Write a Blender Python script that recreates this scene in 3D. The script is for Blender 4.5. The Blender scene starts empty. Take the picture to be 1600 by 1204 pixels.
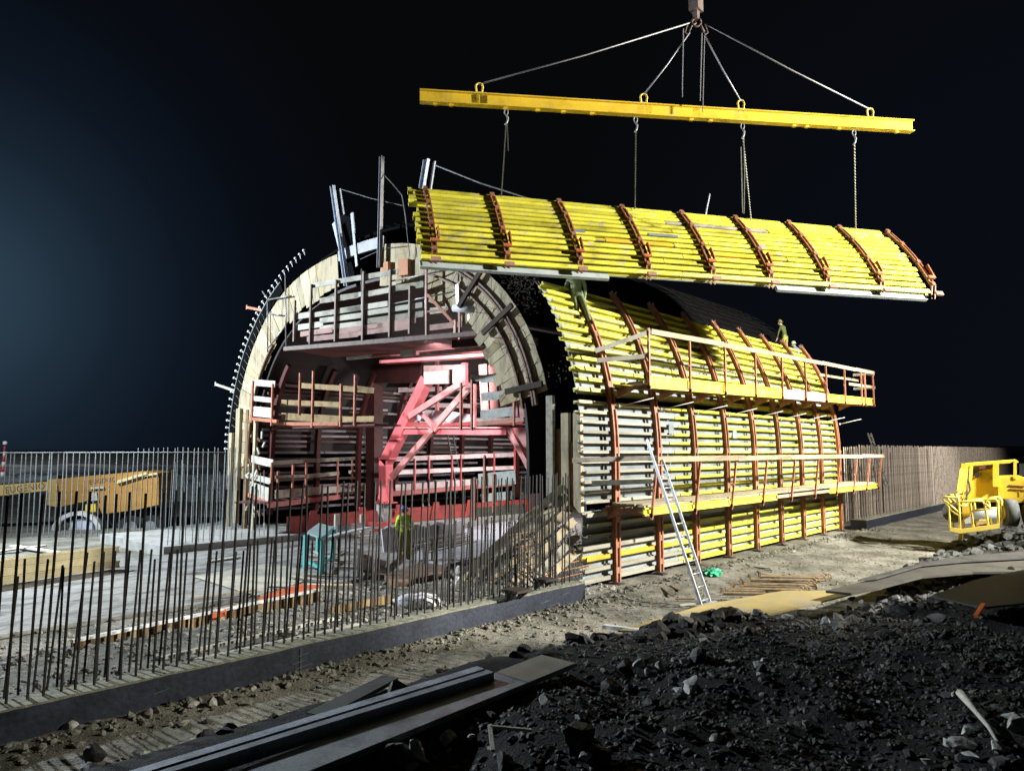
import bpy, bmesh, math, random
from mathutils import Vector, Matrix, noise
random.seed(7)
R = random.Random(11)
S = bpy.context.scene
COL = S.collection
V = Vector
# ------------------------------------------------------------------ camera maths (tunnel frame: X along the tunnel, Y across, Z up)
F_PX, CX, CY = 1150.0, 800.0, 602.0
PITCH = math.atan(103.0 / F_PX)
YAW = math.radians(42.0107)
CAM = V((-15.678, -11.524, 3.5))
AX = V((math.sin(YAW), math.cos(YAW), 0)); AY = V((-math.cos(YAW), math.sin(YAW), 0))
def tow(v): return V((v.dot(AX), v.dot(AY), v.z))
def ray(x, y):
    a = (x - CX) / F_PX; b = -(y - CY) / F_PX
    return tow(V((a, math.cos(PITCH) - b * math.sin(PITCH), math.sin(PITCH) + b * math.cos(PITCH))))
FW = tow(V((0, 1, 0))); RT = tow(V((1, 0, 0)))
def on(x, y, axis, val):
    r = ray(x, y); return CAM + r * ((val - CAM[axis]) / r[axis])
def onx(x, y, v): return on(x, y, 0, v)
def ony(x, y, v): return on(x, y, 1, v)
def onz(x, y, v): return on(x, y, 2, v)
def dp(x, y, d):
    r = ray(x, y); return CAM + r * (d / r.dot(FW))

cam = bpy.data.cameras.new('camera'); co = bpy.data.objects.new('camera', cam); COL.objects.link(co)
cam.sensor_width = 36; cam.lens = F_PX / 1600 * 36; cam.clip_end = 1500; cam.clip_start = .05
f3 = tow(V((0, math.cos(PITCH), math.sin(PITCH)))); u3 = tow(V((0, -math.sin(PITCH), math.cos(PITCH))))
co.matrix_world = Matrix(((RT.x, u3.x, -f3.x, CAM.x), (RT.y, u3.y, -f3.y, CAM.y), (RT.z, u3.z, -f3.z, CAM.z), (0, 0, 0, 1)))
S.camera = co
S.view_settings.view_transform = 'Standard'; S.view_settings.look = 'None'
S.view_settings.exposure = 0; S.view_settings.gamma = 1

# ------------------------------------------------------------------ materials
MATS = {}
def mat(name, col, rough=.7, var=.25, scale=4, metal=0, bump=.15, stretch=None, emit=None, col2=None, spec=.4, fine=40, splash=0):
    if name in MATS: return MATS[name]
    m = bpy.data.materials.new(name); m.use_nodes = True; nt = m.node_tree; nd = nt.nodes; lk = nt.links
    b = nd['Principled BSDF']; b.inputs['Roughness'].default_value = rough; b.inputs['Metallic'].default_value = metal
    b.inputs['Specular IOR Level'].default_value = spec
    tc = nd.new('ShaderNodeTexCoord'); mp = nd.new('ShaderNodeMapping'); lk.new(tc.outputs['Object'], mp.inputs[0])
    if stretch: mp.inputs['Scale'].default_value = stretch
    n1 = nd.new('ShaderNodeTexNoise'); n1.inputs['Scale'].default_value = scale; n1.inputs['Detail'].default_value = 6; n1.inputs['Roughness'].default_value = .62
    n2 = nd.new('ShaderNodeTexNoise'); n2.inputs['Scale'].default_value = fine; n2.inputs['Detail'].default_value = 3
    lk.new(mp.outputs[0], n1.inputs[0]); lk.new(mp.outputs[0], n2.inputs[0])
    ramp = nd.new('ShaderNodeValToRGB'); lk.new(n1.outputs[0], ramp.inputs[0])
    ramp.color_ramp.elements[0].position = .32; ramp.color_ramp.elements[1].position = .68
    c = col; d = col2 if col2 else tuple(x * (1 - 1.6 * var) if 1.6 * var < .95 else x * .08 for x in c)
    h = tuple(min(1, x * (1 + var * .5)) for x in c)
    ramp.color_ramp.elements[0].color = (*d, 1); ramp.color_ramp.elements[1].color = (*h, 1)
    e = ramp.color_ramp.elements.new(.5); e.color = (*c, 1)
    mx = nd.new('ShaderNodeMix'); mx.data_type = 'RGBA'; mx.blend_type = 'MULTIPLY'; mx.inputs[0].default_value = min(1, var * 1.6)
    lk.new(ramp.outputs[0], mx.inputs[6])
    r2 = nd.new('ShaderNodeValToRGB'); lk.new(n2.outputs[0], r2.inputs[0]); r2.color_ramp.elements[0].position = .3; r2.color_ramp.elements[1].position = .6
    r2.color_ramp.elements[0].color = (.45, .43, .4, 1)
    lk.new(r2.outputs[0], mx.inputs[7]); out = mx.outputs[2]
    if splash:
        n3 = nd.new('ShaderNodeTexNoise'); n3.inputs['Scale'].default_value = 2.6; n3.inputs['Detail'].default_value = 9; n3.inputs['Roughness'].default_value = .75; lk.new(tc.outputs['Object'], n3.inputs[0])
        r3 = nd.new('ShaderNodeValToRGB'); lk.new(n3.outputs[0], r3.inputs[0]); r3.color_ramp.elements[0].position = .53; r3.color_ramp.elements[1].position = .66; r3.color_ramp.elements[1].color = (splash, splash, splash, 1)
        m3 = nd.new('ShaderNodeMix'); m3.data_type = 'RGBA'; lk.new(r3.outputs[0], m3.inputs[0]); lk.new(out, m3.inputs[6]); m3.inputs[7].default_value = (.42, .40, .33, 1); out = m3.outputs[2]
    oi = nd.new('ShaderNodeObjectInfo'); mr_ = nd.new('ShaderNodeMapRange'); mr_.inputs[3].default_value = 1 - min(.3, var); mr_.inputs[4].default_value = 1 + min(.12, var * .4); lk.new(oi.outputs['Random'], mr_.inputs[0])
    mv = nd.new('ShaderNodeMix'); mv.data_type = 'RGBA'; mv.blend_type = 'MULTIPLY'; mv.inputs[0].default_value = 1; lk.new(out, mv.inputs[6]); lk.new(mr_.outputs[0], mv.inputs[7]); lk.new(mv.outputs[2], b.inputs['Base Color'])
    if bump:
        bp = nd.new('ShaderNodeBump'); bp.inputs['Strength'].default_value = bump; bp.inputs['Distance'].default_value = .02
        lk.new(n2.outputs[0], bp.inputs['Height']); lk.new(bp.outputs[0], b.inputs['Normal'])
    if emit:
        b.inputs['Emission Color'].default_value = (*emit[0], 1); b.inputs['Emission Strength'].default_value = emit[1]
    MATS[name] = m; return m
YEL = mat('yellow beam coating', (.82, .76, .07), .55, .3, 1.2, stretch=(.35, 2, 2), bump=.12, splash=.75)
YELD = mat('orange yellow beam coating', (.78, .50, .04), .5, .2, 1.2, stretch=(.35, 2, 2), bump=.08, splash=.6)
GREYW = mat('weathered pale beam timber', (.42, .40, .33), .8, .3, 2, stretch=(.3, 3, 3))
BEIGE = mat('raw board timber', (.50, .43, .29), .8, .32, 2.2, stretch=(2, 2, .4), bump=.2)
WHT = mat('bleached board timber', (.62, .6, .52), .75, .25, 2)
PLY = mat('blue grey plywood', (.28, .33, .36), .5, .25, 1.2)
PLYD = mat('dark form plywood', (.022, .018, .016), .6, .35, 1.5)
RUST = mat('red oxide waler steel', (.40, .165, .095), .55, .3, 3, splash=.5)
PINKP = mat('salmon red guard post steel', (.55, .22, .14), .5, .25, 4)
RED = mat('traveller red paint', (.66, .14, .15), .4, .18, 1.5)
REDD = mat('shaded red steel', (.06, .018, .015), .6, .35, 2)  # traveller red with the shadowed side put into the colour
CRY = mat('crane yellow paint', (.78, .54, .04), .42, .2, 1.2, bump=.08, splash=.3)
ORG = mat('shaded crane paint', (.45, .23, .05), .4, .15, 1.2, bump=.04)  # yellow body colour darkened to hold its shaded side
STL = mat('galvanised steel', (.32, .33, .35), .4, .25, 6, metal=.5)
STLB = mat('blue grey channel steel', (.20, .24, .32), .5, .25, 4, metal=.2)
ALU = mat('ladder aluminium', (.45, .47, .49), .35, .12, 6, metal=.5)
BAR = mat('dark rebar steel', (.022, .021, .02), .65, .4, 12)
BARR = mat('rusty rebar steel', (.31, .265, .225), .75, .35, 9)
BARG = mat('pale lit rebar', (.25, .27, .28), .6, .3, 9)  # floodlit look of the left bars put into the colour
BLK = mat('black membrane', (.004, .004, .0045), .95, .3, 2, bump=.3, spec=.05)
SHADEBAR = mat('shaded cage bars', (.006, .006, .006), .9, .3, 9, spec=.1)  # cage bars near black, the unlit crown put into their colour
BITU = mat('blue black bitumen coating', (.022, .028, .046), .5, .5, 2.5, bump=.3, col2=(.010, .013, .022), fine=14)
CONC = mat('pale fresh concrete', (.42, .42, .40), .85, .25, 1.5)
CONB = mat('blueish lit concrete', (.40, .42, .46), .8, .22, .9)
RUB = mat('black rubber', (.02, .02, .02), .8, .3, 6)
TYR = mat('dusty tyre rubber', (.10, .11, .11), .85, .3, 6)
TEAL = mat('turquoise plastic', (.10, .55, .55), .4, .1, 3)
ORA = mat('orange formwork board', (.75, .16, .05), .6, .25, 3)
BRN = mat('brown form board', (.22, .13, .06), .7, .35, 2.5)
WPL = mat('white plastic sheeting', (.68, .68, .74), .45, .1, 3, bump=.3)
GRN = mat('green netting', (.05, .5, .28), .6, .2, 8)
HIV = mat('yellow green work jacket', (.62, .88, .05), .7, .2, 8)
OLV = mat('olive work trousers', (.26, .25, .05), .8, .25, 8)
PGR = mat('pale green work clothes', (.42, .50, .30), .8, .25, 9)
SKIN = mat('skin', (.42, .24, .17), .55, .1, 9)
BLUH = mat('blue helmet plastic', (.06, .11, .38), .3, .05, 9)
LGH = mat('pale helmet plastic', (.35, .5, .3), .3, .05, 9)
BOOT = mat('dark boot leather', (.03, .025, .02), .6, .2, 9)
HAIR = mat('dark hair', (.02, .015, .01), .7, .2, 20)
DWOOD = mat('brightened shuttering sheet', (.36, .39, .42), .35, .35, 2.2, stretch=(1, 1, 1), bump=.1)  # sheet colour raised in place of grazing light
LWOOD = mat('yellow faced plywood sheet', (.42, .33, .15), .45, .18, 1.0, bump=.05, col2=(.30, .29, .24))
GPLY = mat('grey faced plywood sheet', (.30, .29, .25), .5, .25, 1.0, bump=.05)
ROCK = mat('dark shale rock', (.024, .024, .026), .7, .45, 3, bump=.5, fine=18)  # shale colour lowered to stand in for the unlit mound
ROCKL = mat('pale limestone rock', (.42, .41, .38), .8, .3, 3, bump=.5, fine=18)
LAMP = mat('lit lamp tube', (.9, .9, .9), .4, 0, 4, bump=0, emit=((.85, .92, 1), 3))
LETT = mat('dark lettering paint', (.12, .04, .02), .6, .1, 9)
REDW = mat('bright red paint', (.6, .05, .04), .5, .1, 9)
WHP = mat('white paint', (.75, .75, .75), .5, .1, 9)
GLS = mat('dark cab glass', (.02, .025, .03), .08, .1, 5, bump=0, spec=.6)

# ------------------------------------------------------------------ mesh builder
class MB:
    def __init__(s): s.v = []; s.f = []; s.mi = []; s.sm = []
    def add(s, vs, fs, mi=0, smooth=False):
        o = len(s.v); s.v += [V(p) for p in vs]; s.f += [[o + i for i in f] for f in fs]; s.mi += [mi] * len(fs); s.sm += [smooth] * len(fs); return s
    def hexa(s, c8, mi=0):
        return s.add(c8, [(0, 3, 2, 1), (4, 5, 6, 7), (0, 1, 5, 4), (1, 2, 6, 5), (2, 3, 7, 6), (3, 0, 4, 7)], mi)
    def box(s, x0, x1, y0, y1, z0, z1, mi=0):
        return s.hexa([(x0, y0, z0), (x1, y0, z0), (x1, y1, z0), (x0, y1, z0), (x0, y0, z1), (x1, y0, z1), (x1, y1, z1), (x0, y1, z1)], mi)
    def bar(s, p, q, w, h, up=(0, 0, 1), mi=0):
        p = V(p); q = V(q); a = (q - p).normalized(); up = V(up)
        sd = a.cross(up)
        if sd.length < 1e-3: sd = a.cross(V((1, 0, 0)))
        sd.normalize(); u = sd.cross(a).normalized(); sd = sd * w / 2; u = u * h / 2
        return s.hexa([p - sd - u, p + sd - u, q + sd - u, q - sd - u, p - sd + u, p + sd + u, q + sd + u, q - sd + u], mi)
    def tube(s, pts, r, n=6, mi=0, cap=True):
        pts = [V(p) for p in pts]; rs = r if isinstance(r, (list, tuple)) else [r] * len(pts)
        o = len(s.v); ref = None
        for i, p in enumerate(pts):
            a = (pts[min(i + 1, len(pts) - 1)] - pts[max(i - 1, 0)]).normalized()
            if ref is None: ref = a.cross(V((0, 0, 1)) if abs(a.z) < .9 else V((1, 0, 0))).normalized()
            ref = (ref - a * ref.dot(a)).normalized(); b = a.cross(ref)
            for k in range(n):
                t = 2 * math.pi * k / n; s.v.append(p + (ref * math.cos(t) + b * math.sin(t)) * rs[i])
        for i in range(len(pts) - 1):
            for k in range(n):
                k2 = (k + 1) % n; s.f.append([o + i * n + k, o + i * n + k2, o + (i + 1) * n + k2, o + (i + 1) * n + k]); s.mi.append(mi); s.sm.append(n > 5)
        if cap:
            s.f.append([o + k for k in range(n)][::-1]); s.f.append([o + (len(pts) - 1) * n + k for k in range(n)]); s.mi += [mi, mi]; s.sm += [False, False]
        return s
    def ribbon(s, a, b, c, d, mi=0):
        """solid swept along four rails of points (a,b outer pair; c,d inner pair)"""
        o = len(s.v); n = len(a)
        for i in range(n): s.v += [V(a[i]), V(b[i]), V(c[i]), V(d[i])]
        for i in range(n - 1):
            for k in range(4):
                k2 = (k + 1) % 4; s.f.append([o + 4 * i + k, o + 4 * i + k2, o + 4 * i + 4 + k2, o + 4 * i + 4 + k]); s.mi.append(mi); s.sm.append(False)
        s.f.append([o, o + 3, o + 2, o + 1]); e = o + 4 * (n - 1); s.f.append([e, e + 1, e + 2, e + 3]); s.mi += [mi, mi]; s.sm += [False, False]
        return s
    def disc(s, c, ax, r, w, n=20, mi=0):
        a = V(ax).normalized() * w / 2; return s.tube([V(c) - a, V(c) + a], r, n, mi)
    def prism(s, poly, off, mi=0):
        n = len(poly); off = V(off); o = len(s.v); s.v += [V(p) for p in poly] + [V(p) + off for p in poly]
        fs = [[o + i for i in range(n)][::-1], [o + n + i for i in range(n)]] + [[o + i, o + (i + 1) % n, o + n + (i + 1) % n, o + n + i] for i in range(n)]
        s.f += fs; s.mi += [mi] * len(fs); s.sm += [False] * len(fs); return s
    def ibeam(s, p, q, up, h=.2, w=.08, t=.04, web=.03, mi=0):
        """up = outward direction; the beam's top flange faces it"""
        p = V(p); q = V(q); up = V(up).normalized()
        s.bar(p + up * (h - t / 2), q + up * (h - t / 2), w, t, up, mi)
        s.bar(p + up * t / 2, q + up * t / 2, w, t, up, mi)
        s.bar(p + up * h / 2, q + up * h / 2, web, h - 2 * t, up, mi); return s
    def build(s, name, m, parent=None, loc=None):
        me = bpy.data.meshes.new(name)
        org = V(loc) if loc is not None else (parent_loc(parent) if parent else V((0, 0, 0)))
        me.from_pydata([p - org for p in s.v], [], s.f); me.validate()
        ms = m if isinstance(m, (list, tuple)) else [m]
        for k in ms: me.materials.append(k)
        if len(me.polygons) == len(s.mi):
            me.polygons.foreach_set('material_index', s.mi); me.polygons.foreach_set('use_smooth', s.sm)
        bm = bmesh.new(); bm.from_mesh(me); bmesh.ops.recalc_face_normals(bm, faces=bm.faces); bm.to_mesh(me); bm.free()
        o = bpy.data.objects.new(name, me); COL.objects.link(o)
        if parent: o.parent = parent
        elif loc is not None: o.location = loc
        return o
def parent_loc(p):
    l = V((0, 0, 0))
    while p is not None: l = l + p.location; p = p.parent
    return l
def tag(o, label=None, cat=None, group=None, kind=None):
    if label: o['label'] = label
    if cat: o['category'] = cat
    if group: o['group'] = group
    if kind: o['kind'] = kind
    return o
def thing(name, loc, label, cat, group=None):
    o = bpy.data.objects.new(name, None); COL.objects.link(o); o.location = loc; o.empty_display_size = .2
    return tag(o, label, cat, group)
def copy_tree(o, parent=None):
    c = o.copy(); COL.objects.link(c); c.parent = parent
    for ch in list(o.children): copy_tree(ch, c)
    return c
def bars(pts, r=.02, n=6):
    m = MB()
    for a, b in pts: m.tube([a, b], r, n)
    return m

# ------------------------------------------------------------------ arch profile
YC, ZC, A_, B_, NE = 9.45, 3.2, 9.45, 8.3, 2.25
def _arch():
    pts = [V((0, 0, z * .2)) for z in range(0, 16)]
    N = 120
    for i in range(N + 1):
        t = math.pi * i / N
        c, s_ = math.cos(t), math.sin(t)
        pts.append(V((0, YC - A_ * math.copysign(abs(c) ** (2 / NE), c), ZC + B_ * abs(s_) ** (2 / NE))))
    pts += [V((0, 2 * YC, 3.0 - z * .2)) for z in range(0, 16)]
    L = [0]
    for i in range(1, len(pts)): L.append(L[-1] + (pts[i] - pts[i - 1]).length)
    return pts, L
AP, AL = _arch(); STOT = AL[-1]
def arch(s, off=0, x=0):
    """point at arc length s from the near foot; off > 0 is inwards; returns point"""
    s = max(0, min(STOT, s)); import bisect
    i = max(1, min(len(AL) - 1, bisect.bisect_left(AL, s)))
    t = (s - AL[i - 1]) / max(1e-9, AL[i] - AL[i - 1]); p = AP[i - 1].lerp(AP[i], t)
    j0 = max(0, i - 3); j1 = min(len(AP) - 1, i + 2)
    tg = (AP[j1] - AP[j0]).normalized(); n = V((0, tg.z, -tg.y))   # inward (towards +y at near wall)
    q = p + n * off; q.x = x; return q
def anorm(s): return (arch(s, -1) - arch(s, 0)).normalized()
def s_at_z(z):
    s = 0
    while arch(s).z < z and s < STOT / 2: s += .02
    return s

# ------------------------------------------------------------------ terrain
def sstep(t): t = max(0, min(1, t)); return t * t * (3 - 2 * t)
EDGE = [(-40, -2.6), (-12.5, -3.0), (-9, -3.25), (-6.2, -3.95), (-4.3, -4.7), (-.7, -5.2), (3, -5.9), (8, -5.8), (12.5, -5.6), (16, -5.2), (22, -5.4), (30, -7), (60, -9), (200, -12)]
def edge(x):
    for (a, b), (c, d) in zip(EDGE, EDGE[1:]):
        if a <= x <= c: return b + (d - b) * (x - a) / (c - a)
    return EDGE[0][1] if x < EDGE[0][0] else EDGE[-1][1]
def hgt(x, y, det=True):
    e = edge(x); d = e - y
    h = 0.0
    amp = 1.05 if x < -6 else (1.05 - .5 * sstep((x + 6) / 5))
    if x > 14: amp += .35 * sstep((x - 14) / 4)
    if d > 0:
        h += amp * sstep(d / (2.3 if x < -6 else 2.3 + 1.2 * sstep((x + 6) / 5))) + .28 * sstep((d - 2) / 6) 
        if det:
            h += .16 * sstep(d / .8) * noise.fractal(V((x * .8, y * .8, 3)), 1, 2, 5) * (.4 if x < -7 and d < 3.4 else 1.2)
    if y > 20.5: h += 2.2 * sstep((y - 21) / 2.0) * sstep((x + 9) / 6) * 0
    if y > 40: h += 1.2 * sstep((y - 40) / 14)
    if x > 62: h += 2.0 * sstep((x - 62) / 12) * (1 if y > -6 else .6)
    r = math.hypot(x, y)
    if r > 110: h += .8 * sstep((r - 110) / 60)
    if det:
        h += .035 * noise.fractal(V((x * .6, y * .6, 0)), 1, 2, 5)
        if -1.0 < y < 5 and x < -1.8: h += .37 * sstep((y + .95) / .3) * (1 - sstep((y - 1.4) / 2.4)) + .07 * noise.fractal(V((x * 2, y * 2, 1)), 1, 2, 4)
        if -3.1 < y < -1.0: h += (.08 * sstep((-1.1 - y) / .3 + 1) * (1 - sstep((-y - 1.2) / 1.2))) + .03 * abs(noise.fractal(V((x * 2.5, y * 2.5, 5)), 1, 2, 4))
        # tyre ridges on the near path
        if -14 < x < -8.2 and edge(x) - .3 < y < edge(x) + .9:
            h += .025 * math.sin(x * 24 + y * 6) * sstep((y - edge(x) + .3) / .2) * sstep((edge(x) + .9 - y) / .3)
    return h
def axis_pts(lo, hi, fine0, fine1, step, grow):
    a = []; x = fine0
    while x < fine1: a.append(x); x += step
    s = step
    while x < hi: a.append(x); s *= grow; x += s
    a.append(hi); b = []; x = fine0; s = step
    while x > lo: s *= grow; x -= s; b.append(x)
    return sorted(b) + a
gx = axis_pts(-300, 400, -16.5, 22, .13, 1.09); gy = axis_pts(-200, 400, -11.5, 6, .13, 1.09)
g = MB(); nx, ny = len(gx), len(gy)
vs = [(x, y, hgt(x, y)) for y in gy for x in gx]
g.add(vs, [(j * nx + i, j * nx + i + 1, (j + 1) * nx + i + 1, (j + 1) * nx + i) for j in range(ny - 1) for i in range(nx - 1)], 0, True)
def ground_mat():
    m = bpy.data.materials.new('ground earth'); m.use_nodes = True; nt = m.node_tree; nd = nt.nodes; lk = nt.links; b = nd['Principled BSDF']
    tc = nd.new('ShaderNodeTexCoord'); sep = nd.new('ShaderNodeSeparateXYZ'); lk.new(tc.outputs['Object'], sep.inputs[0])
    def nz(sc, det=8, ro=.6):
        n = nd.new('ShaderNodeTexNoise'); n.inputs['Scale'].default_value = sc; n.inputs['Detail'].default_value = det; n.inputs['Roughness'].default_value = ro; lk.new(tc.outputs['Object'], n.inputs[0]); return n
    n1 = nz(.9); n2 = nz(7); n3 = nz(35, 4)
    r = nd.new('ShaderNodeValToRGB'); lk.new(n1.outputs[0], r.inputs[0]); e = r.color_ramp.elements
    e[0].position = .35; e[0].color = (.13, .13, .10, 1); e[1].position = .62; e[1].color = (.33, .31, .265, 1); k = e.new(.48); k.color = (.215, .21, .175, 1)
    r2 = nd.new('ShaderNodeValToRGB'); lk.new(n2.outputs[0], r2.inputs[0]); r2.color_ramp.elements[0].position = .3; r2.color_ramp.elements[0].color = (.4, .4, .4, 1); r2.color_ramp.elements[1].position = .65
    mx = nd.new('ShaderNodeMix'); mx.data_type = 'RGBA'; mx.blend_type = 'MULTIPLY'; mx.inputs[0].default_value = .85; lk.new(r.outputs[0], mx.inputs[6]); lk.new(r2.outputs[0], mx.inputs[7])
    # shale spoil where the mound stands (height) : near black, its unlit look put into the colour
    geo = nd.new('ShaderNodeMath'); geo.operation = 'GREATER_THAN'; geo.inputs[1].default_value = 99
    mr = nd.new('ShaderNodeMapRange'); mr.inputs[1].default_value = .1; mr.inputs[2].default_value = .3; lk.new(sep.outputs[2], mr.inputs[0])
    my = nd.new('ShaderNodeMapRange'); my.inputs[1].default_value = -2.6; my.inputs[2].default_value = -3.2; lk.new(sep.outputs[1], my.inputs[0])
    mm = nd.new('ShaderNodeMath'); mm.operation = 'MULTIPLY'; lk.new(mr.outputs[0], mm.inputs[0]); lk.new(my.outputs[0], mm.inputs[1])
    m2 = nd.new('ShaderNodeMix'); m2.data_type = 'RGBA'; lk.new(mm.outputs[0], m2.inputs[0]); lk.new(mx.outputs[2], m2.inputs[6])
    rr = nd.new('ShaderNodeValToRGB'); lk.new(n2.outputs[0], rr.inputs[0]); rr.color_ramp.elements[0].position = .4; rr.color_ramp.elements[0].color = (.008, .008, .009, 1); rr.color_ramp.elements[1].position = .75; rr.color_ramp.elements[1].color = (.035, .035, .036, 1)
    lk.new(rr.outputs[0], m2.inputs[7]); lk.new(m2.outputs[2], b.inputs['Base Color'])
    bp = nd.new('ShaderNodeBump'); bp.inputs['Strength'].default_value = .7; bp.inputs['Distance'].default_value = .05
    ad = nd.new('ShaderNodeMath'); ad.operation = 'ADD'; lk.new(n2.outputs[0], ad.inputs[0]); lk.new(n3.outputs[0], ad.inputs[1]); lk.new(ad.outputs[0], bp.inputs['Height']); lk.new(bp.outputs[0], b.inputs['Normal'])
    b.inputs['Roughness'].default_value = .9; b.inputs['Specular IOR Level'].default_value = .25; return m
tag(g.build('ground', ground_mat()), 'rough earth ground with a lit haul path beside the tunnel form', None, None, 'structure')

# ------------------------------------------------------------------ rocks
def rock_pts(r, rnd, flat=.7, fine=False):
    bm = bmesh.new(); bmesh.ops.create_icosphere(bm, subdivisions=(2 if fine == 2 else 3) if fine else 1, radius=1)
    if fine:
        sd = V((rnd.uniform(0, 50), rnd.uniform(0, 50), 0))
        pl = [V((rnd.gauss(0, 1), rnd.gauss(0, 1), rnd.gauss(0, 1))).normalized() for _ in range(16)]
        for v in bm.verts:
            for p_ in pl:
                dd_ = v.co.dot(p_)
                if dd_ > .5: v.co -= p_ * (dd_ - .5) * .97
            v.co *= 1 + .1 * noise.fractal(v.co * 1.7 + sd, 1, 2, 4)
    sc = V((rnd.uniform(.7, 1.4), rnd.uniform(.6, 1.1), rnd.uniform(.4, .9) * flat * 1.3))
    for v in bm.verts: v.co = V((v.co.x * sc.x, v.co.y * sc.y, v.co.z * sc.z)) * (1 if fine else rnd.uniform(.72, 1.18))
    rot = Matrix.Rotation(rnd.uniform(0, 6.28), 3, 'Z') @ Matrix.Rotation(rnd.uniform(-.5, .5), 3, 'X')
    vs = [rot @ (v.co * r) for v in bm.verts]; fs = [[v.index for v in f.verts] for f in bm.faces]; bm.free(); return vs, fs
shapes = [rock_pts(1, R) for _ in range(14)]
shapes2 = [rock_pts(1, R, .8, 2) for _ in range(12)]
def scatter(n, region, rmin, rmax, m, sink=.25, powr=2.5, lim=None):
    mb = MB()
    for _ in range(n):
        x, y = region(); r = rmin + (rmax - rmin) * R.random() ** powr
        if lim: r = min(r, lim(x, y))
        vs, fs = R.choice(shapes if r < .085 else shapes2); a = R.uniform(0, 6.28); c, s_ = math.cos(a), math.sin(a); z = hgt(x, y) + r * (.35 - sink)
        mb.add([(x + (p.x * c - p.y * s_) * r, y + (p.x * s_ + p.y * c) * r, z + p.z * r) for p in vs], fs)
    return mb
def on_sheet(x, y): return -6.3 < x < 3.6 and y > -4.85 - .22 * (x + 4)
def reg_mound():
    while 1:
        x = R.triangular(-16, 20, -9); e = edge(x); d = R.random() ** .9 * 9; y = e - d
        if y > -16 and (V((x, y)) - V((CAM.x, CAM.y))).length > 1.6: break
    if x < -8 and d < 3.3 and R.random() < .93: return reg_mound()
    if on_sheet(x, y): return reg_mound()
    return x, y
def clearance(region, x0, x1, d0, d1):
    return region
tag(scatter(15000, reg_mound, .012, .26, ROCK, .25, 3.2, lambda x, y: .2 if edge(x) - y < 2.6 else R.uniform(.02, .045)).build('rubble', ROCK), 'black loose shale rubble covering the dark spoil mound', None, None, 'stuff')
def reg_gut():
    x = R.uniform(-15, 20) ; y = -1.15 - abs(R.gauss(0, .42)); 
    return (x, y) if not (-.6 < x < 19.2) else (x, -.75 - abs(R.gauss(0, .35)))
tag(scatter(3200, reg_gut, .012, .08, ROCKL, 0.2, 3).build('gravel', mat('grey path gravel', (.24, .24, .2), .85, .3, 5)), 'grey gravel strewn along the foot of the kerb wall', None, None, 'stuff')
def reg_in():
    return R.uniform(-15, .5), R.uniform(-.6, 4.6) if R.random() < .75 else R.uniform(4.6, 9)
tag(scatter(6500, reg_in, .01, .085, ROCKL, .2, 3).build('inner_gravel', mat('pale stone gravel', (.48, .47, .43), .85, .3, 5)), 'pale stones littering the floor behind the rebar rows', None, None, 'stuff')
def reg_cr():
    while 1:
        x = R.triangular(-10.5, 14, -5.5); y = edge(x) - .4 - abs(R.gauss(0, 1.5)) * (1 if x > -8.5 else .25)
        if not on_sheet(x, y): return x, y
tag(scatter(1200, reg_cr, .015, .2, ROCKL, .2, 2.8).build('stone_fragments', mat('grey stone fragments', (.16, .16, .155), .8, .45, 4, bump=.5)), 'grey and whitish stone fragments strewn over the crest of the dark mound', None, None, 'stuff')
def reg_fg():
    x = R.uniform(-11.5, -2); return x, R.uniform(-10.8, edge(x) - 2.5)
tag(scatter(7000, reg_fg, .008, .05, ROCKL, .2, 2).build('dark_chips', mat('dark grey slate chips', (.06, .06, .062), .6, .45, 4, bump=.5)), 'dark slate chips covering the near side of the mound', None, None, 'stuff')
tag(scatter(1500, reg_fg, .008, .04, ROCKL, .2, 2).build('stone_chips', MATS['grey stone fragments']), 'small grey stone chips on the black mound near the viewer', None, None, 'stuff')
def reg_slab(): return R.uniform(-13.5, 5), R.uniform(4.6, 13.6)
tag(scatter(2200, reg_slab, .008, .05, ROCKL, -.6, 3).build('slab_debris', mat('dull mortar crumbs', (.16, .15, .13), .9, .45, 5, bump=.5)), 'mortar crumbs and dirt littering the dusty tunnel floor', None, None, 'stuff')
def reg_lane():
    x = R.triangular(-12, 26, -2); return x, R.uniform(edge(x) + .1, -1.1)
tag(scatter(3500, reg_lane, .008, .05, ROCKL, .15, 3.2).build('lane_gravel', mat('earthy lane gravel', (.26, .24, .19), .9, .45, 5, bump=.5)), 'scattered small stones pressed into the lit haul path', None, None, 'stuff')
def reg_rr(): 
    x = R.uniform(13, 30) if R.random() < .75 else R.uniform(5, 14); return x, edge(x) + .3 - R.random() * (3 if x > 13 else 1.2)
tag(scatter(1500, reg_rr, .05, .36, ROCKL, .2, 2).build('rock_debris', mat('grey broken rock', (.12, .125, .12), .85, .4, 4, bump=.5)), 'grey broken rock heaped in front of the yellow lift', None, None, 'stuff')

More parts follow.
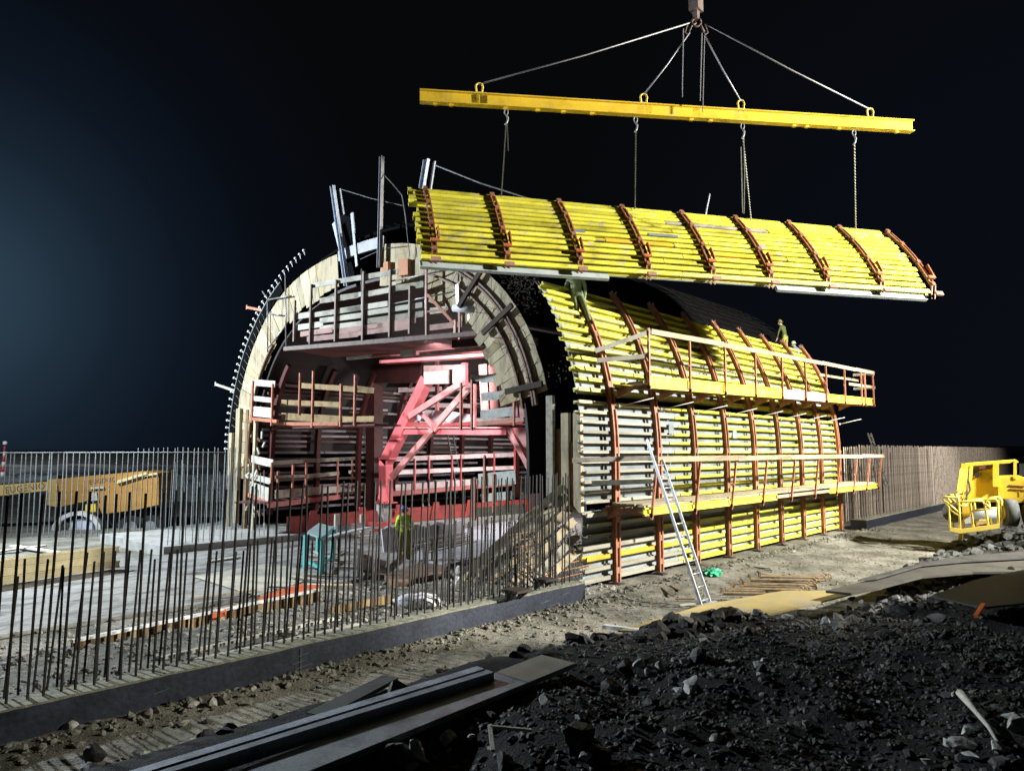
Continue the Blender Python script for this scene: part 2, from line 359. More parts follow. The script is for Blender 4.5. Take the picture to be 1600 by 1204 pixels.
rockspots = [(620, 1180, .26), (700, 1150, .14), (1005, 1030, .2), (1075, 1072, .15), (1052, 1062, .12), (980, 1040, .18), (905, 1155, .3), (940, 1180, .2), (1290, 968, .16), (1360, 950, .2), (1330, 935, .15), (960, 1075, .16),
             (1190, 1045, .1), (1140, 1035, .1), (1020, 1095, .14), (850, 1090, .14), (770, 1120, .1), (1060, 1085, .1), (1480, 1085, .09), (1500, 1160, .14), (1560, 1190, .12), (1590, 1130, .14), (1420, 1180, .1), (1230, 965, .14), (1400, 935, .22), (1260, 1130, .08),
             (1455, 965, .13), (1100, 1000, .12), (1170, 985, .14), (1440, 905, .22), (1410, 900, .2), (1330, 1190, .1), (790, 1190, .16), (1120, 1150, .09)]
for i, (px, py, r) in enumerate(rockspots):
    p = onz(px, py, 1.2)
    for _ in range(6): p = onz(px, py, hgt(p.x, p.y) + r * .3)
    vs, fs = rock_pts(r * .85, R, .8, True); mb = MB(); mb.add([p + q for q in vs], fs)
    o = mb.build('rock', mat('grey shale rock', (.13, .13, .13), .8, .35, 4, bump=.5, fine=18) if i % 4 == 0 else (ROCKL if r < .15 and i % 2 else ROCK), loc=p)
    tag(o, 'angular rock jutting out of the dark rubble mound', 'rock', 'larger rocks on the dark rubble mound')
wr = [(1000, 1035, .16), (1018, 1028, .13), (985, 1040, .1), (1030, 1040, .12), (1012, 1048, .09), (1068, 1032, .08), (1052, 1030, .06), (1142, 1034, .08), (1185, 1038, .09), (1193, 1030, .06), (1186, 1052, .05), (1130, 1058, .06), (1080, 1070, .14), (1060, 1078, .08), (1085, 1082, .05), (955, 1065, .06), (950, 1072, .05),
      (875, 1070, .05), (1290, 970, .1), (1330, 935, .07), (1345, 940, .09), (1480, 965, .07), (1465, 962, .06), (1440, 905, .12), (1425, 912, .08), (1460, 900, .09), (980, 1140, .05), (1040, 1140, .05), (930, 1168, .12), (915, 1180, .1), (650, 1175, .13), (640, 1195, .1), (735, 1150, .05), (1565, 1010, .05), (1510, 1140, .07), (1585, 1120, .1), (1560, 1165, .09), (1480, 1160, .07), (1520, 1180, .08), (1450, 1190, .06), (1375, 1100, .04), (1490, 1085, .05), (1380, 1040, .05), (1395, 1046, .04), (1360, 1046, .04), (1240, 975, .05), (1200, 985, .06)]
for i, (px, py, r) in enumerate(wr):
    p = onz(px, py, 1.2)
    for _ in range(6): p = onz(px, py, hgt(p.x, p.y) + r * .5)
    vs, fs = rock_pts(r * .9, R, .9, True); mb = MB(); mb.add([p + q for q in vs], fs)
    tag(mb.build('pale_rock', mat('lit rock facet', (.6, .6, .57), .8, .35, 5, bump=.5, fine=18), loc=p), 'broken rock painted bright as if catching light on the dark rubble mound', 'rock', 'rocks painted as lit on the dark rubble mound')  # bright facets of lit rocks put into a whitish colour
for i, (px, py, r) in enumerate([(598, 1010, .14), (545, 1022, .08), (112, 1135, .16), (300, 1100, .14), (330, 1098, .1), (256, 1062 + 12, .08), (395, 1075, .1), (690, 1002, .07), (1600 - 885, 998, .06), (855, 958, .07), (495, 1045, .09), (455, 1058, .08), (1330, 838, .1), (1240, 862, .1), (1390, 842, .09), (1300, 842, .12)]):
    p = onz(px, py, .1); vs, fs = rock_pts(r, R, .9, True); mb = MB(); mb.add([p + q for q in vs], fs)
    tag(mb.build('stone', ROCKL, loc=p), 'pale stone lying in the gravel beside the kerb wall', 'stone', 'pale stones beside the kerb wall')
for i, (px, py, r) in enumerate([(150, 1180, .2), (210, 1186, .12), (322, 1158, .17), (360, 1150, .1), (140, 1198, .12), (545, 1092, .06), (690, 1050, .14), (660, 1062, .1), (1200, 905 + 20, .1)]):
    p = onz(px, py, .55)
    for _ in range(6): p = onz(px, py, hgt(p.x, p.y) + r * .3)
    vs, fs = rock_pts(r, R, .9, True); mb = MB(); mb.add([p + q for q in vs], fs)
    tag(mb.build('boulder', ROCK, loc=p), 'black boulder at the path edge behind the long dark sheets', 'rock', 'black boulders behind the dark sheets')

# ------------------------------------------------------------------ concrete footings and kerb walls
def wallthing(x0, x1, y0, y1, z0, z1, label, m, top=True, n=40, name='kerb_wall'):
    mb = MB(); xs = [x0 + (x1 - x0) * i / n for i in range(n + 1)]
    w = lambda x, k: .012 * noise.noise(V((x * 1.3, k * 7.3, 0)))
    A = [V((x, y0 + w(x, 1), z0)) for x in xs]; B = [V((x, y1 + w(x, 2), z0)) for x in xs]
    C = [V((x, y1 + w(x, 3), z1 + w(x, 5))) for x in xs]; D = [V((x, y0 + w(x, 4), z1 + w(x, 6))) for x in xs]
    mb.ribbon(A, B, C, D)
    t = thing(name, (x0, y0, z0), label, 'wall'); mb.build('coated_body', m, t)
    if top:
        cap = MB(); e = .004
        A = [V((x, y0 - .004 + w(x, 4) + .02 * abs(noise.noise(V((x * 5, 0, 0)))), z1 + w(x, 6) - .002)) for x in xs]; B = [V((x, y1 + .004, z1 - .002)) for x in xs]
        C = [V((p.x, p.y, z1 + .03 + .018 * noise.noise(V((p.x * 6, 2, 0))))) for p in B]; D = [V((p.x, p.y, z1 + .028 + .02 * noise.noise(V((p.x * 6, 5, 0))))) for p in A]
        cap.ribbon(A, B, C, D); cap.build('concrete_top', mat('rough concrete top', (.26, .26, .2), .9, .35, 8, bump=.6), t)
    return t
wallthing(-22, -1.55, -1.08, -.72, -.3, .45, 'long blue black coated kerb wall with rows of rebar, left of the tunnel form', BITU, n=220)
wallthing(19.4, 62, -1.08, -.4, -.3, .45, 'dark kerb wall under the rusty rebar curtain behind the form', BITU, n=80)
wallthing(-4.9, 40, 13.85, 19.6, -.3, .32, 'pale concrete footing slab with grey edge at the far tunnel side', CONC, top=False, n=60, name='concrete_footing')
# wash of chalk marks on the near kerb
ch = MB()
for (x, z, w_) in ((-9.2, .2, .25), (-9.1, .3, .18), (-9.15, .12, .3), (-11.3, .25, .2), (-3.2, .22, .3), (-2.4, .3, .25), (-2.9, .12, .4)):
    ch.bar((x, -1.096, z), (x + w_, -1.096, z + .03), .004, .008)
ch.bar((-9.05, -1.097, .05), (-9.06, -1.097, .42), .004, .01)
tag(ch.build('chalk_mark', mat('faint chalk', (.12, .13, .14), .9, .3, 20)), 'faint white chalk strokes on the dark kerb face', 'mark')

# floor slab inside (lit concrete sheet)
sl = MB(); P4 = [(-14, 5.2), (12, 5.2), (40, 5.2), (40, 13.8), (12, 13.8), (-14, 13.8)]
xs = [-30 + i * 1.0 for i in range(71)]
sl.ribbon([V((x, 5.1, -.1)) for x in xs], [V((x, 13.82, -.1)) for x in xs], [V((x, 13.82, .085 + .01 * noise.noise(V((x, 0, 0))))) for x in xs], [V((x, 5.1, .085 + .01 * noise.noise(V((x, 4, 0))))) for x in xs])
tag(sl.build('floor_slab', mat('dusty slab concrete', (.24, .24, .23), .85, .5, 1.3, stretch=(.6, 1.2, 1), bump=.5, fine=9)), 'dusty grey concrete floor strip running into the tunnel', None, None, 'structure')

# ------------------------------------------------------------------ rebar
def rebar_mesh(h, r, name):
    mb = MB(); n = 5; z = 0; pts = [(0, 0, h * i / 6) for i in range(7)]
    mb.tube(pts, r, n); return mb
def rebar_row(xs, y, z0, h, r, m, label, group, lean=.02, hv=.06, syst=0, yj=.03):
    src = None
    for i, x in enumerate(xs):
        if src is None:
            src = rebar_mesh(h, r, 'rebar').build('rebar', m); o = src
        else: o = src.copy(); COL.objects.link(o)
        o.location = (x + R.uniform(-.03, .03), y + R.uniform(-yj, yj), z0)
        o.rotation_euler = (R.gauss(0, lean), R.gauss(syst, lean), R.uniform(0, 6))
        o.rotation_euler.z = 0; o.scale = (1, 1, 1 + R.uniform(-hv, hv))
        tag(o, label, 'rebar', group)
def fr(a, b, s):
    l = []; 
    while a < b: l.append(a); a += s
    return l
rebar_row(fr(-14.4, -1.7, .185), -.86, .44, 2.52, .018, BAR, 'tall dark rebar upright on the outer edge of the kerb wall', 'tall rebars on the outer edge of the left kerb wall', .012, .02, .02)
rebar_row(fr(-14.3, -1.7, .145), -.46, .44, 1.6, .016, BAR, 'short dark rebar standing behind the tall ones on the kerb wall', 'short rebars behind the tall row on the kerb wall', .018, .07, .03)
rebar_row(fr(-5.6, -1.7, .235), -.42, .44, 2.45, .012, BAR, 'dark rebar in the inner row beside the form end', 'inner row rebars near the form end', .012, .03)
# left far row with rail
rl = []
for i in range(46):
    px = -8 + i * 8.4 if i < 26 else 210 + (i - 26) * 8.0
    p = onz(min(px, 362), 839, 0.0); rl.append(p)
src = None
for i, p in enumerate(rl):
    d = (p - CAM).dot(FW)
    if src is None: src = rebar_mesh(3.5, .022, 'x').build('rebar', BARG); o = src
    else: o = src.copy(); COL.objects.link(o)
    o.location = (p.x, p.y, -.1); o.scale = (1, 1, 1.02 + R.uniform(-.01, .01) + (.05 if i > 25 else 0)); o.rotation_euler = (R.gauss(0, .008), R.gauss(0, .008), 0)
    tag(o, 'pale rebar upright behind the yellow crane boom', 'rebar', 'pale rebars on the far left')
o = bars([(rl[0] + V((0, 0, 3.45)), rl[12] + V((0, 0, 3.46))), (rl[12] + V((0, 0, 3.46)), rl[-3] + V((0, 0, 3.47)))], .022).build('tie_bar', BARG)
tag(o, 'long horizontal tie bar along the tops of the pale rebars', 'bar')
# a second layer, closer to the footing
rebar_row(fr(-4.6, -.9, .21), 14.3, .3, 2.6, .014, BARG, 'slender rebar rising from the far concrete footing', 'rebars on the far concrete footing', .02, .25)
# right curtain
rebar_row(fr(19.5, 33, .33), -.9, .44, 3.35, .032, BARR, 'rusty rebar in the curtain behind the form, outer row', 'rusty rebars of the outer row behind the form', .003, .006)
rebar_row(fr(19.6, 33, .33), -.5, .44, 3.3, .032, BARR, 'rusty rebar in the curtain behind the form, inner row', 'rusty rebars of the inner row behind the form', .003, .006)
mb = MB()
for x in fr(33, 60, .3):
    for y in (-.9, -.5): mb.tube([(x, y, .44), (x + R.gauss(0, .02), y, 3.8 + R.uniform(-.02, .02))], .03, 4)
for x in fr(19.5, 60, .27):
    mb.tube([(x, -.2, .3), (x, -.2, 3.7)], .03, 4)
for z in (1.0, 1.8, 2.6, 3.3): mb.tube([(19.5, -.45, z), (60, -.45, z)], .012, 4)
tag(mb.build('rebar_mesh', BARR), 'dense far end of the rusty rebar curtain fading into the dark', None, 'far rebar', 'stuff')
# grid of rusty bars near the form foot
t = thing('rebar_grid', (-1, 0, .3), 'rusty rebar grid bent at the foot of the form', 'rebar grid')
mb = MB()
for i in range(16): mb.tube([(-2.4 + i * .15, -.15, .35), (-2.4 + i * .15 + .3, .5, 1.6)], .012, 5)
mb.build('upright', BARR, t); mb = MB()
for i in range(9): mb.tube([(-2.6, -.15 + .07 * i, .4 + .14 * i), (.1, -.15 + .07 * i, .45 + .14 * i)], .012, 5)
mb.build('crossbar', mat('orange rust bars', (.4, .2, .08), .8, .3, 8), t)

# kerb brackets
for k, (px, py, sz) in enumerate(((800, 925, 1.0), (845, 908, .8))):
    p = ony(px, py, -1.05)
    t = thing('steel_bracket', p, ('larger' if k == 0 else 'smaller') + ' black steel bracket hooked over the kerb wall', 'bracket', 'steel brackets on the kerb wall')
    mb = MB(); mb.bar(p + V((-.22 * sz, -.12, .06)), p + V((.24 * sz, -.12, .06)), .45 * sz, .05); mb.build('plate', mat('black bracket steel', (.03, .025, .02), .5, .3, 5), t)
    mb = MB(); mb.prism([p + V((-.2 * sz, -.3 * sz, .03)), p + V((-.2 * sz, .02, .03)), p + V((-.2 * sz, .02, -.2 * sz))], (.03, 0, 0)); mb.build('gusset', MATS['black bracket steel'], t); mb = MB(); mb.prism([p + V((.2 * sz, -.3 * sz, .03)), p + V((.2 * sz, .02, .03)), p + V((.2 * sz, .02, -.2 * sz))], (.03, 0, 0))
    mb.build('gusset', MATS['black bracket steel'], t)

# ------------------------------------------------------------------ outer formwork: three stacked panels
WX = [.95 + 2.2 * i for i in range(9)]
def form_panel(label, s0, s1, n, colour_of, xl=-.35, xr=18.95, foot=False, gap=False):
    t = thing('formwork_panel', arch(s0, 0, .9), label, 'formwork panel', 'outer formwork panels of the tunnel')
    # plywood skin
    k = max(2, int((s1 - s0) / .25)); ss = [s0 + (s1 - s0) * i / k for i in range(k + 1)]
    mb = MB(); mb.ribbon([arch(s, -.022, xl + .15) for s in ss], [arch(s, -.022, xr - .1) for s in ss], [arch(s, 0, xr - .1) for s in ss], [arch(s, 0, xl + .15) for s in ss])
    mb.build('plywood_skin', PLY, t)
    cs = {}
    for i in range(n):
        s = s0 + .08 + (s1 - s0 - .16) * i / (n - 1); up = anorm(s)
        for (x0, x1, m) in colour_of(i, xl + R.uniform(-.12, .12), xr + R.uniform(-.1, .15)):
            b = MB(); b.ibeam(arch(s, -.024, x0), arch(s, -.024, x1), up, .2, .105 if not gap else .078, .04, .03)
            for x in WX:
                if x0 + .3 < x < x1 - .05:
                    for dx in (-.2, -.14): b.bar(arch(s + .04, -.2, x + dx), arch(s - .1, -.2, x + dx), .02, .03, anorm(s), 1)
            b.build('timber_beam', [m, mat('dark clip steel', (.05, .045, .04), .6, .3, 8)], t)
    for j, x in enumerate(WX):
        w = MB(); k = max(3, int((s1 - s0) / .4)); sa = s0 - .05; sb = s1 + (.05 if foot else .12)
        ss = [sa + (sb - sa) * i / k for i in range(k + 1)]
        for dx in (-.075, .045):
            w.ribbon([arch(s, -.36, x + dx) for s in ss], [arch(s, -.36, x + dx + .012) for s in ss], [arch(s, -.228, x + dx + .012) for s in ss], [arch(s, -.228, x + dx) for s in ss])
            sg = -1 if dx < 0 else 1; q = dx if dx < 0 else dx + .012
            for o_ in (-.36, -.24):
                w.ribbon([arch(s, o_, x + q) for s in ss], [arch(s, o_, x + q + sg * .045) for s in ss], [arch(s, o_ + .012, x + q + sg * .045) for s in ss], [arch(s, o_ + .012, x + q) for s in ss])
        for s in (sa + .3, (sa + sb) / 2, sb - .3): w.bar(arch(s - .08, -.3, x), arch(s + .08, -.3, x), .09, .1, anorm(s))
        wo = w.build('waler', RUST, t)
        if foot:
            f = MB(); f.box(x - .14, x + .14, -.46, -.12, -.02, .03); f.tube([(x, -.3, .02), (x, -.3, .25)], .03, 8); f.build('foot_plate', mat('dark clip steel', (.05, .045, .04)), wo)
        if not foot and s1 > 5.6:
            f = MB(); p = arch(sb, -.3, x); f.bar(p + V((-.13, 0, 0)), p + V((.13, 0, 0)), .16, .05, anorm(sb)); f.bar(p + V((-.11, 0, .03)), p + V((-.11, -.05, .1)), .02, .05); f.bar(p + V((.11, 0, .03)), p + V((.11, -.05, .1)), .02, .05)
            f.build('end_plate', mat('pale rust plate', (.42, .24, .18), .5, .2, 5), wo)
    return t
def low_col(i, a, b):
    if i == 2: return [(a, 4.4, YELD), (4.45, b, YEL)]
    if i < 4: return [(a, 4.6, GREYW), (4.65, b, YEL)]
    return [(a, 3.2, GREYW), (3.25, b, YEL if i != 5 else GREYW)]
def mid_col(i, a, b):
    s = R.choice((4.2, 4.5, 4.35, 3.9)); return [(a, s, GREYW if i < 9 else mat('cream beam timber', (.66, .6, .36), .7, .2, 2)), (s + .06, b, YEL if i != 5 else mat('lemon beam coating', (.8, .74, .2), .5, .15, 1.5))]
def top_col(i, a, b):
    c = {2: YELD, 5: YEL}.get(i, YEL); s = R.choice((6.1, 9.3, 12.2)); return [(a, s, YEL if i % 4 else MATS['lemon beam coating'] ), (s + .05, b, c)]
lowp = form_panel('lowest straight yellow formwork panel standing on the ground', .12, 1.95, 7, low_col, foot=True)
midp = form_panel('middle formwork panel between the two outer platforms, pale beams at left', 2.12, 4.85, 11, mid_col, gap=True)
topp = form_panel('curved top formwork panel with yellow beams, above the upper platform', 5.02, s_at_z(8.05), 12, top_col, xl=-.35)
# grey patches and a box in the openings of the middle panel
for (px, py, w_, h_, lab) in ((1150, 678, .3, .28, 'small grey patch sheet left of centre on the middle form panel'), (1255, 688, .4, .25, 'small grey patch sheet at the right of the middle form panel'), (1051, 670, .28, .3, 'blue grey patch sheet where the pale beams of the middle form panel end')):
    p = ony(px, py, -.3); mb = MB(); mb.box(p.x - w_ / 2, p.x + w_ / 2, -.26, -.235, p.z - h_ / 2, p.z + h_ / 2)
    tag(mb.build('patch_sheet', PLY, loc=p), lab, 'sheet')
# tie rods sticking out under the upper platform and front end
for i, x in enumerate(WX):
    p = V((x + .12, -.35, 4.72)); mb = MB(); mb.tube([p, p + V((.55, -.75, .22))], .013, 6); mb.disc(p, (.5, -.7, .2), .05, .04, 8)
    tag(mb.build('tie_rod', WHT, loc=p), 'thin pale tie rod sticking out under the upper platform', 'rod', 'tie rods under the upper platform')
for i, z in enumerate((2.85, 2.3, 1.95, 3.6, 4.4)):
    p = V((-.2, .1, z)); mb = MB(); mb.tube([p + V((.2, 0, 0)), p + V((-.35, -.45, .0))], .012, 6)
    tag(mb.build('tie_rod', WHT, loc=p), 'thin tie rod poking from the dark gap at the form front', 'rod', 'tie rods at the form front')

# ------------------------------------------------------------------ outer platforms
def outer_platform(label, zd, zr, x0, x1, lean, fasc, slope, railsplit, mid, rail_back, yo=-1.37, posts=None, fz=0, ndeck=4):
    t = thing('work_platform', (x0, -.8, zd), label, 'work platform', 'work platforms on the outside of the form')
    Z = lambda x, z: z + slope * x
    d = MB(); yb = -.46
    rows = 4; w = (1.25 + yb) / rows * 1.0
    rows = ndeck
    for k in range(rows):
        xx = x0 + R.uniform(-.15, .15)
        while xx < x1 - .2:
            xe = min(x1, xx + R.uniform(3.4, 4.2)); y = yb - .1 - k * .19; dz = R.uniform(0, .012)
            d.hexa([(xx, y - .09, Z(xx, zd - .045 + dz)), (xe - .02, y - .09, Z(xe, zd - .045 + dz)), (xe - .02, y + .09, Z(xe, zd - .045 + dz)), (xx, y + .09, Z(xx, zd - .045 + dz)),
                    (xx, y - .09, Z(xx, zd + dz)), (xe - .02, y - .09, Z(xe, zd + dz)), (xe - .02, y + .09, Z(xe, zd + dz)), (xx, y + .09, Z(xx, zd + dz))]); xx = xe
    d.build('deck', mat('deck boards', (.46, .40, .28), .85, .25, 2, stretch=(.4, 3, 3)), t)
    segs = fasc
    for (a, b, m, h, dy) in segs:
        f = MB(); q = yo + .08; zf = zd - .02 - fz; f.bar((a, q - dy, Z(a, zf)), (b, q - dy, Z(b, zf)), .035, h)
        if m is YEL:
            f.bar((a, q - .02 - dy, Z(a, zf - h / 2 + .02)), (b, q - .02 - dy, Z(b, zf - h / 2 + .02)), .08, .04); f.bar((a, q - .02 - dy, Z(a, zf + h / 2 - .02)), (b, q - .02 - dy, Z(b, zf + h / 2 - .02)), .08, .04)
        f.build('toe_beam', m, t)
    px = [x for x in WX] + [x1 - 1.25, x1 - .05]; px[-1] = x1 - .05
    px = [x for x in px if x >= x0 - .1]
    if posts: px = posts
    for x in px:
        p = MB(); b = V((x, yo, Z(x, zd - .22 - fz))); q = V((x, yo - lean, Z(x, zr + .03)))
        p.bar(b, q, .05, .06, (0, 1, 0)); p.tube([b.lerp(q, .45) + V((-.03, 0, 0)), b.lerp(q, .45) + V((-.1, .02, .1))], .012, 5)
        p.build('guard_post', PINKP, t)
        br = MB(); br.bar((x, -.3, Z(x, zd - .12)), (x, yo - .05, Z(x, zd - .18 - fz * .6)), .05, .1); 
        if x < 18.7:
            br.prism([(x - .02, -.37, Z(x, zd - .16)), (x - .02, -1.0, Z(x, zd - .17)), (x - .02, -.37, Z(x, zd - .42))], (.04, 0, 0))
            br.bar((x - .25, -.42, Z(x, zd - .17)), (x + .25, -.42, Z(x, zd - .17)), .05, .06)
        br.build('bracket', RUST, t)
    jb = MB(); jb.bar((x0 - .1, -.5, Z(0, zd - .1)), (x1, -.5, Z(x1, zd - .1)), .06, .08); jb.bar((x0, -1.15, Z(0, zd - .1)), (x1, -1.15, Z(x1, zd - .1)), .06, .08)
    jb.build('joist', mat('brown joist timber', (.34, .2, .1), .8, .25, 2, stretch=(.3, 2, 2)), t)
    a = x0 + .02
    for b in railsplit:
        r = MB(); jz = R.uniform(-.02, .02); r.bar((a, yo - .05 - lean, Z(a, zr - .05 + jz)), (b - .01, yo - .05 - lean, Z(b, zr - .05 - jz)), .03, .14); r.build('guard_rail', mat('pale rail board', (.50, .37, .24), .8, .25, 1.4, stretch=(.4, 2, 2)), t); a = b
    for (a, b, z, y) in mid:
        r = MB(); r.bar((a, y, Z(a, z)), (b, y, Z(b, z)), .03, .11); r.build('mid_rail', MATS['pale rail board'], t)
    for (p, q) in rail_back:
        r = MB(); r.bar(p, q, .03, .12); r.build('end_rail', WHT, t)
    return t
outer_platform('upper outer work platform with yellow toe beams and pale guard rail', 5.32, 6.68, 1.0, 20.3, .0,
    [(1.0, 9.9, YEL, .34, 0), (9.95, 14.2, GREYW, .33, .01), (14.25, 20.25, YEL, .32, 0)], .022, (5.2, 9.4, 13.6, 17.6, 20.3),
    [(17.0, 20.3, 5.98, -1.33), (15.2, 20.2, 6.32, -.75)],
    [((1.0, -1.42, 6.64), (-.15, -.45, 6.1)), ((1.0, -1.4, 6.0), (-.1, -.45, 5.85)), ((20.32, -1.42, 7.02), (20.32, -.5, 7.05)), ((20.32, -1.42, 6.4), (20.32, -.5, 6.4))])
outer_platform('lower outer work platform with leaning guard posts, ladder foot before it', 2.16, 3.36, .35, 19.3, .2,
    [(.2, 8.3, YEL, .2, 0), (8.35, 13.2, mat('pale rail board', (.50, .37, .24), .8, .25, 1.4, stretch=(.4, 2, 2)), .1, .02), (13.25, 19.3, YEL, .2, 0)], 0.0, (4.9, 8.9, 12.6, 16.4, 19.4),
    [], [((.4, -1.85, 3.34), (-1.1, -.4, 3.28)), ((.4, -1.75, 2.76), (-.3, -.4, 2.7))], yo=-1.68, posts=[.45, 2.7, 4.9, 7.1, 9.4, 11.6, 13.9, 15.9, 17.6, 19.25], fz=.13, ndeck=6)

# ------------------------------------------------------------------ lining: black cage barrel
t = thing('lining_cage', (0, 0, 0), 'dark reinforcement cage barrel of the tunnel lining, black against the sky', 'rebar cage')
ss = [STOT * i / 110 for i in range(111)]
mb = MB(); mb.ribbon([arch(s, .12, .32) for s in ss], [arch(s, .12, 18.7) for s in ss], [arch(s, .22, 18.7) for s in ss], [arch(s, .22, .32) for s in ss]); mb.build('membrane', BLK, t)
for x in [1.3 + 1.45 * i for i in range(13)]:
    mb = MB(); mb.tube([arch(s, -.0, x) for s in ss[26:96]], .016, 4); mb.build('hoop', SHADEBAR, t)
mb = MB(); s = 7.9
while s < 22: mb.tube([arch(s, .02, .3), arch(s, .02, 18.7)], .014, 4); s += .45
mb.build('long_bar', SHADEBAR, t)
mb = MB(); sE = s_at_z(8.05)
for i in range(120):
    x = -.1 + i * .158; mb.tube([arch(sE - .1, .1, x), arch(sE + .12, .06, x + .02), arch(sE + .42 + R.uniform(-.05, .05), .1, x + .05)], .013, 4)
mb.build('starter_bar', BARR, t)
mb = MB()   # bristling bar ends in the black gap at the near front
for i in range(300):
    s = R.triangular(7.9, 10.2, 9.3) if R.random() < .92 else R.uniform(5.4, 6.3); o_ = R.uniform(.12, .95); p = arch(s, o_, R.uniform(-.12, .25))
    mb.tube([p, p + V((-.05, R.uniform(-.04, .04), R.uniform(-.05, .05)))], .009, 4)
for i in range(16):
    s = 9.2 + i * .09; p = arch(s, R.uniform(-.15, .1), -.35); mb.tube([p, p + V((.75, .1, .12))], .016, 4)
be = mb.build('bar_end', mat('pale scraped bar ends', (.28, .25, .2), .7, .3, 9), t); be['kind'] = 'stuff'
# far side outer edge: dotted strip of tie nuts
t = thing('edge_profile', arch(STOT - 1, 0, 0), 'curved outer edge profile dotted with white tie nuts, far side of the arch', 'edge profile')
sL = [STOT - 1.2 - i * .1 for i in range(0, 105)]
mb = MB(); mb.ribbon([arch(s, -.12, -.12) for s in sL], [arch(s, -.12, 0) for s in sL], [arch(s, .3, 0) for s in sL], [arch(s, .3, -.12) for s in sL]); mb.build('strip', BLK, t)
mb = MB(); mb.ribbon([arch(s, -.17, -.14) for s in sL], [arch(s, -.17, 0) for s in sL], [arch(s, -.13, 0) for s in sL], [arch(s, -.13, -.14) for s in sL]); mb.build('lip', mat('grey edge steel', (.2, .22, .22), .5, .2, 5), t)
s = STOT - 3.6
for i in range(34):
    nb = MB(); p = arch(s - .3 * i, -.18, -.1); q = arch(s - .3 * i, -.36, -.12); nb.tube([p, q], .018, 6); nb.tube([q, q + (q - p) * .35], .055, 8); nb.build('tie_nut', mat('white nut zinc', (.8, .8, .78), .4, .1, 9), t)
# outrigger boards outside the far side
for k, (a, b, lab) in enumerate((((337, 600), (372, 612), 'short pale outrigger board with end plate on the far arch shoulder'), ((386, 480), (420, 487), 'reddish outrigger tube on the upper left arch edge'))):
    mb = MB(); p, q = onx(*a, 0), onx(*b, 0); mb.bar(p, q, .08, .1); mb.bar(p + V((0, 0, .1)), p + V((0, 0, -.08)), .08, .05, (1, 0, 0)); tag(mb.build('outrigger', WHT if k == 0 else PINKP, loc=p), lab, 'outrigger')
t = thing('edge_scaffold', onx(420, 470, -.1), 'thin steel tube scaffold clipped to the upper left arch edge', 'scaffold')
mb = MB()
for a, b in (((446, 430), (447, 545)), ((418, 465), (418, 550)), ((420, 468), (455, 462)), ((420, 490), (440, 492)), ((410, 455), (420, 470)), ((418, 545), (447, 508))): mb.tube([onx(*a, -.25), onx(*b, -.25)], .03, 6)
mb.build('tube', STL, t)

# ------------------------------------------------------------------ stop-end shutter ring in the face
def roff(s):   # outer offset of the ring: wide dark gap at the near side, narrow at the far side
    return 1.0 - .6 * sstep((s / STOT - .35) / .35)
t = thing('stop_end_shutter', arch(5, 1.5, -.1), 'beige timber stop end ring closing the front of the lining', 'stop end shutter')
s = 5.4; k = 0; bd = []
while s < STOT - 2.4:
    w = R.choice((.34, .5, .42, .6)); e = s + w - .015; u0, u1 = roff(s), roff(e)
    x = -.1 + R.uniform(-.015, .015); wi = 1.35 + .35 * (s < 13) + R.uniform(-.14, .12)
    if not (16.4 < s < 19.2):
        b = MB(); P = [arch(s, u0, x), arch(e, u1, x), arch(e, u1 + wi, x), arch(s, u0 + wi, x)]; b.prism(P, (-.03, 0, 0)); b.build('board', BEIGE if k % 5 else mat('stained board', (.42, .34, .2), .8, .3, 2), t); k += 1
    s += w
# crown part: grey steel
cs = [16.4 + i * .2 for i in range(15)]
mb = MB(); mb.ribbon([arch(s, .55, -.16) for s in cs], [arch(s, .55, -.05) for s in cs], [arch(s, .95, -.05) for s in cs], [arch(s, .95, -.16) for s in cs]); mb.build('crown_plate', mat('pale grey crown steel', (.36, .38, .42), .5, .2, 3), t)
# curved brown walers across the near boards and bracing planks
for off in (1.35, 1.85):
    sp = [5.0 + i * .35 for i in range(25)]
    for dd in (0, .1):
        w = MB(); w.ribbon([arch(s, off + dd, -.26) for s in sp], [arch(s, off + dd, -.15) for s in sp], [arch(s, off + dd + .06, -.15) for s in sp], [arch(s, off + dd + .06, -.26) for s in sp])
        if off == 1.35 or dd == 0: w.build('curved_waler', mat('brown waler steel', (.16, .08, .045), .6, .3, 3), t)
for off in (1.1, 1.7):
    sp = [STOT - 3 - i * .35 for i in range(20)]
    w = MB(); w.ribbon([arch(s, off, -.24) for s in sp], [arch(s, off, -.15) for s in sp], [arch(s, off + .07, -.15) for s in sp], [arch(s, off + .07, -.24) for s in sp])
    if off > 1.2: w.build('curved_waler', MATS['brown waler steel'], t)
for s in (5.6, 8.6, 10.6):
    w = MB(); w.bar(arch(s, 1.0, -.29), arch(s + .25, 2.35, -.29), .08, .16, (0, .5, 1)); w.build('cross_waler', mat('black brown timber', (.045, .03, .02), .8, .3, 3), t)
mb = MB()
for i in range(40):   # thin wires and bars tangled across the near boards
    s = R.uniform(5.4, 12.5); p = arch(s, R.uniform(1.0, 2.2), -.3); mb.tube([p, p + V((R.uniform(-.1, .05), R.uniform(-.5, .5), R.uniform(-.5, .5)))], .008, 4)
mb.build('tie_wire', BAR, t)['kind'] = 'stuff'
for i in range(18):   # whiskers on far side
    s = STOT - 4.2 - i * .33
    if i % 6 == 0: mb = MB()
    mb.tube([arch(s, .45, -.13), arch(s, .12, -.16) + V((0, 0, .12))], .008, 4)
    if i % 6 == 5: mb.build('tie_wire', BARG, t)['kind'] = 'stuff'

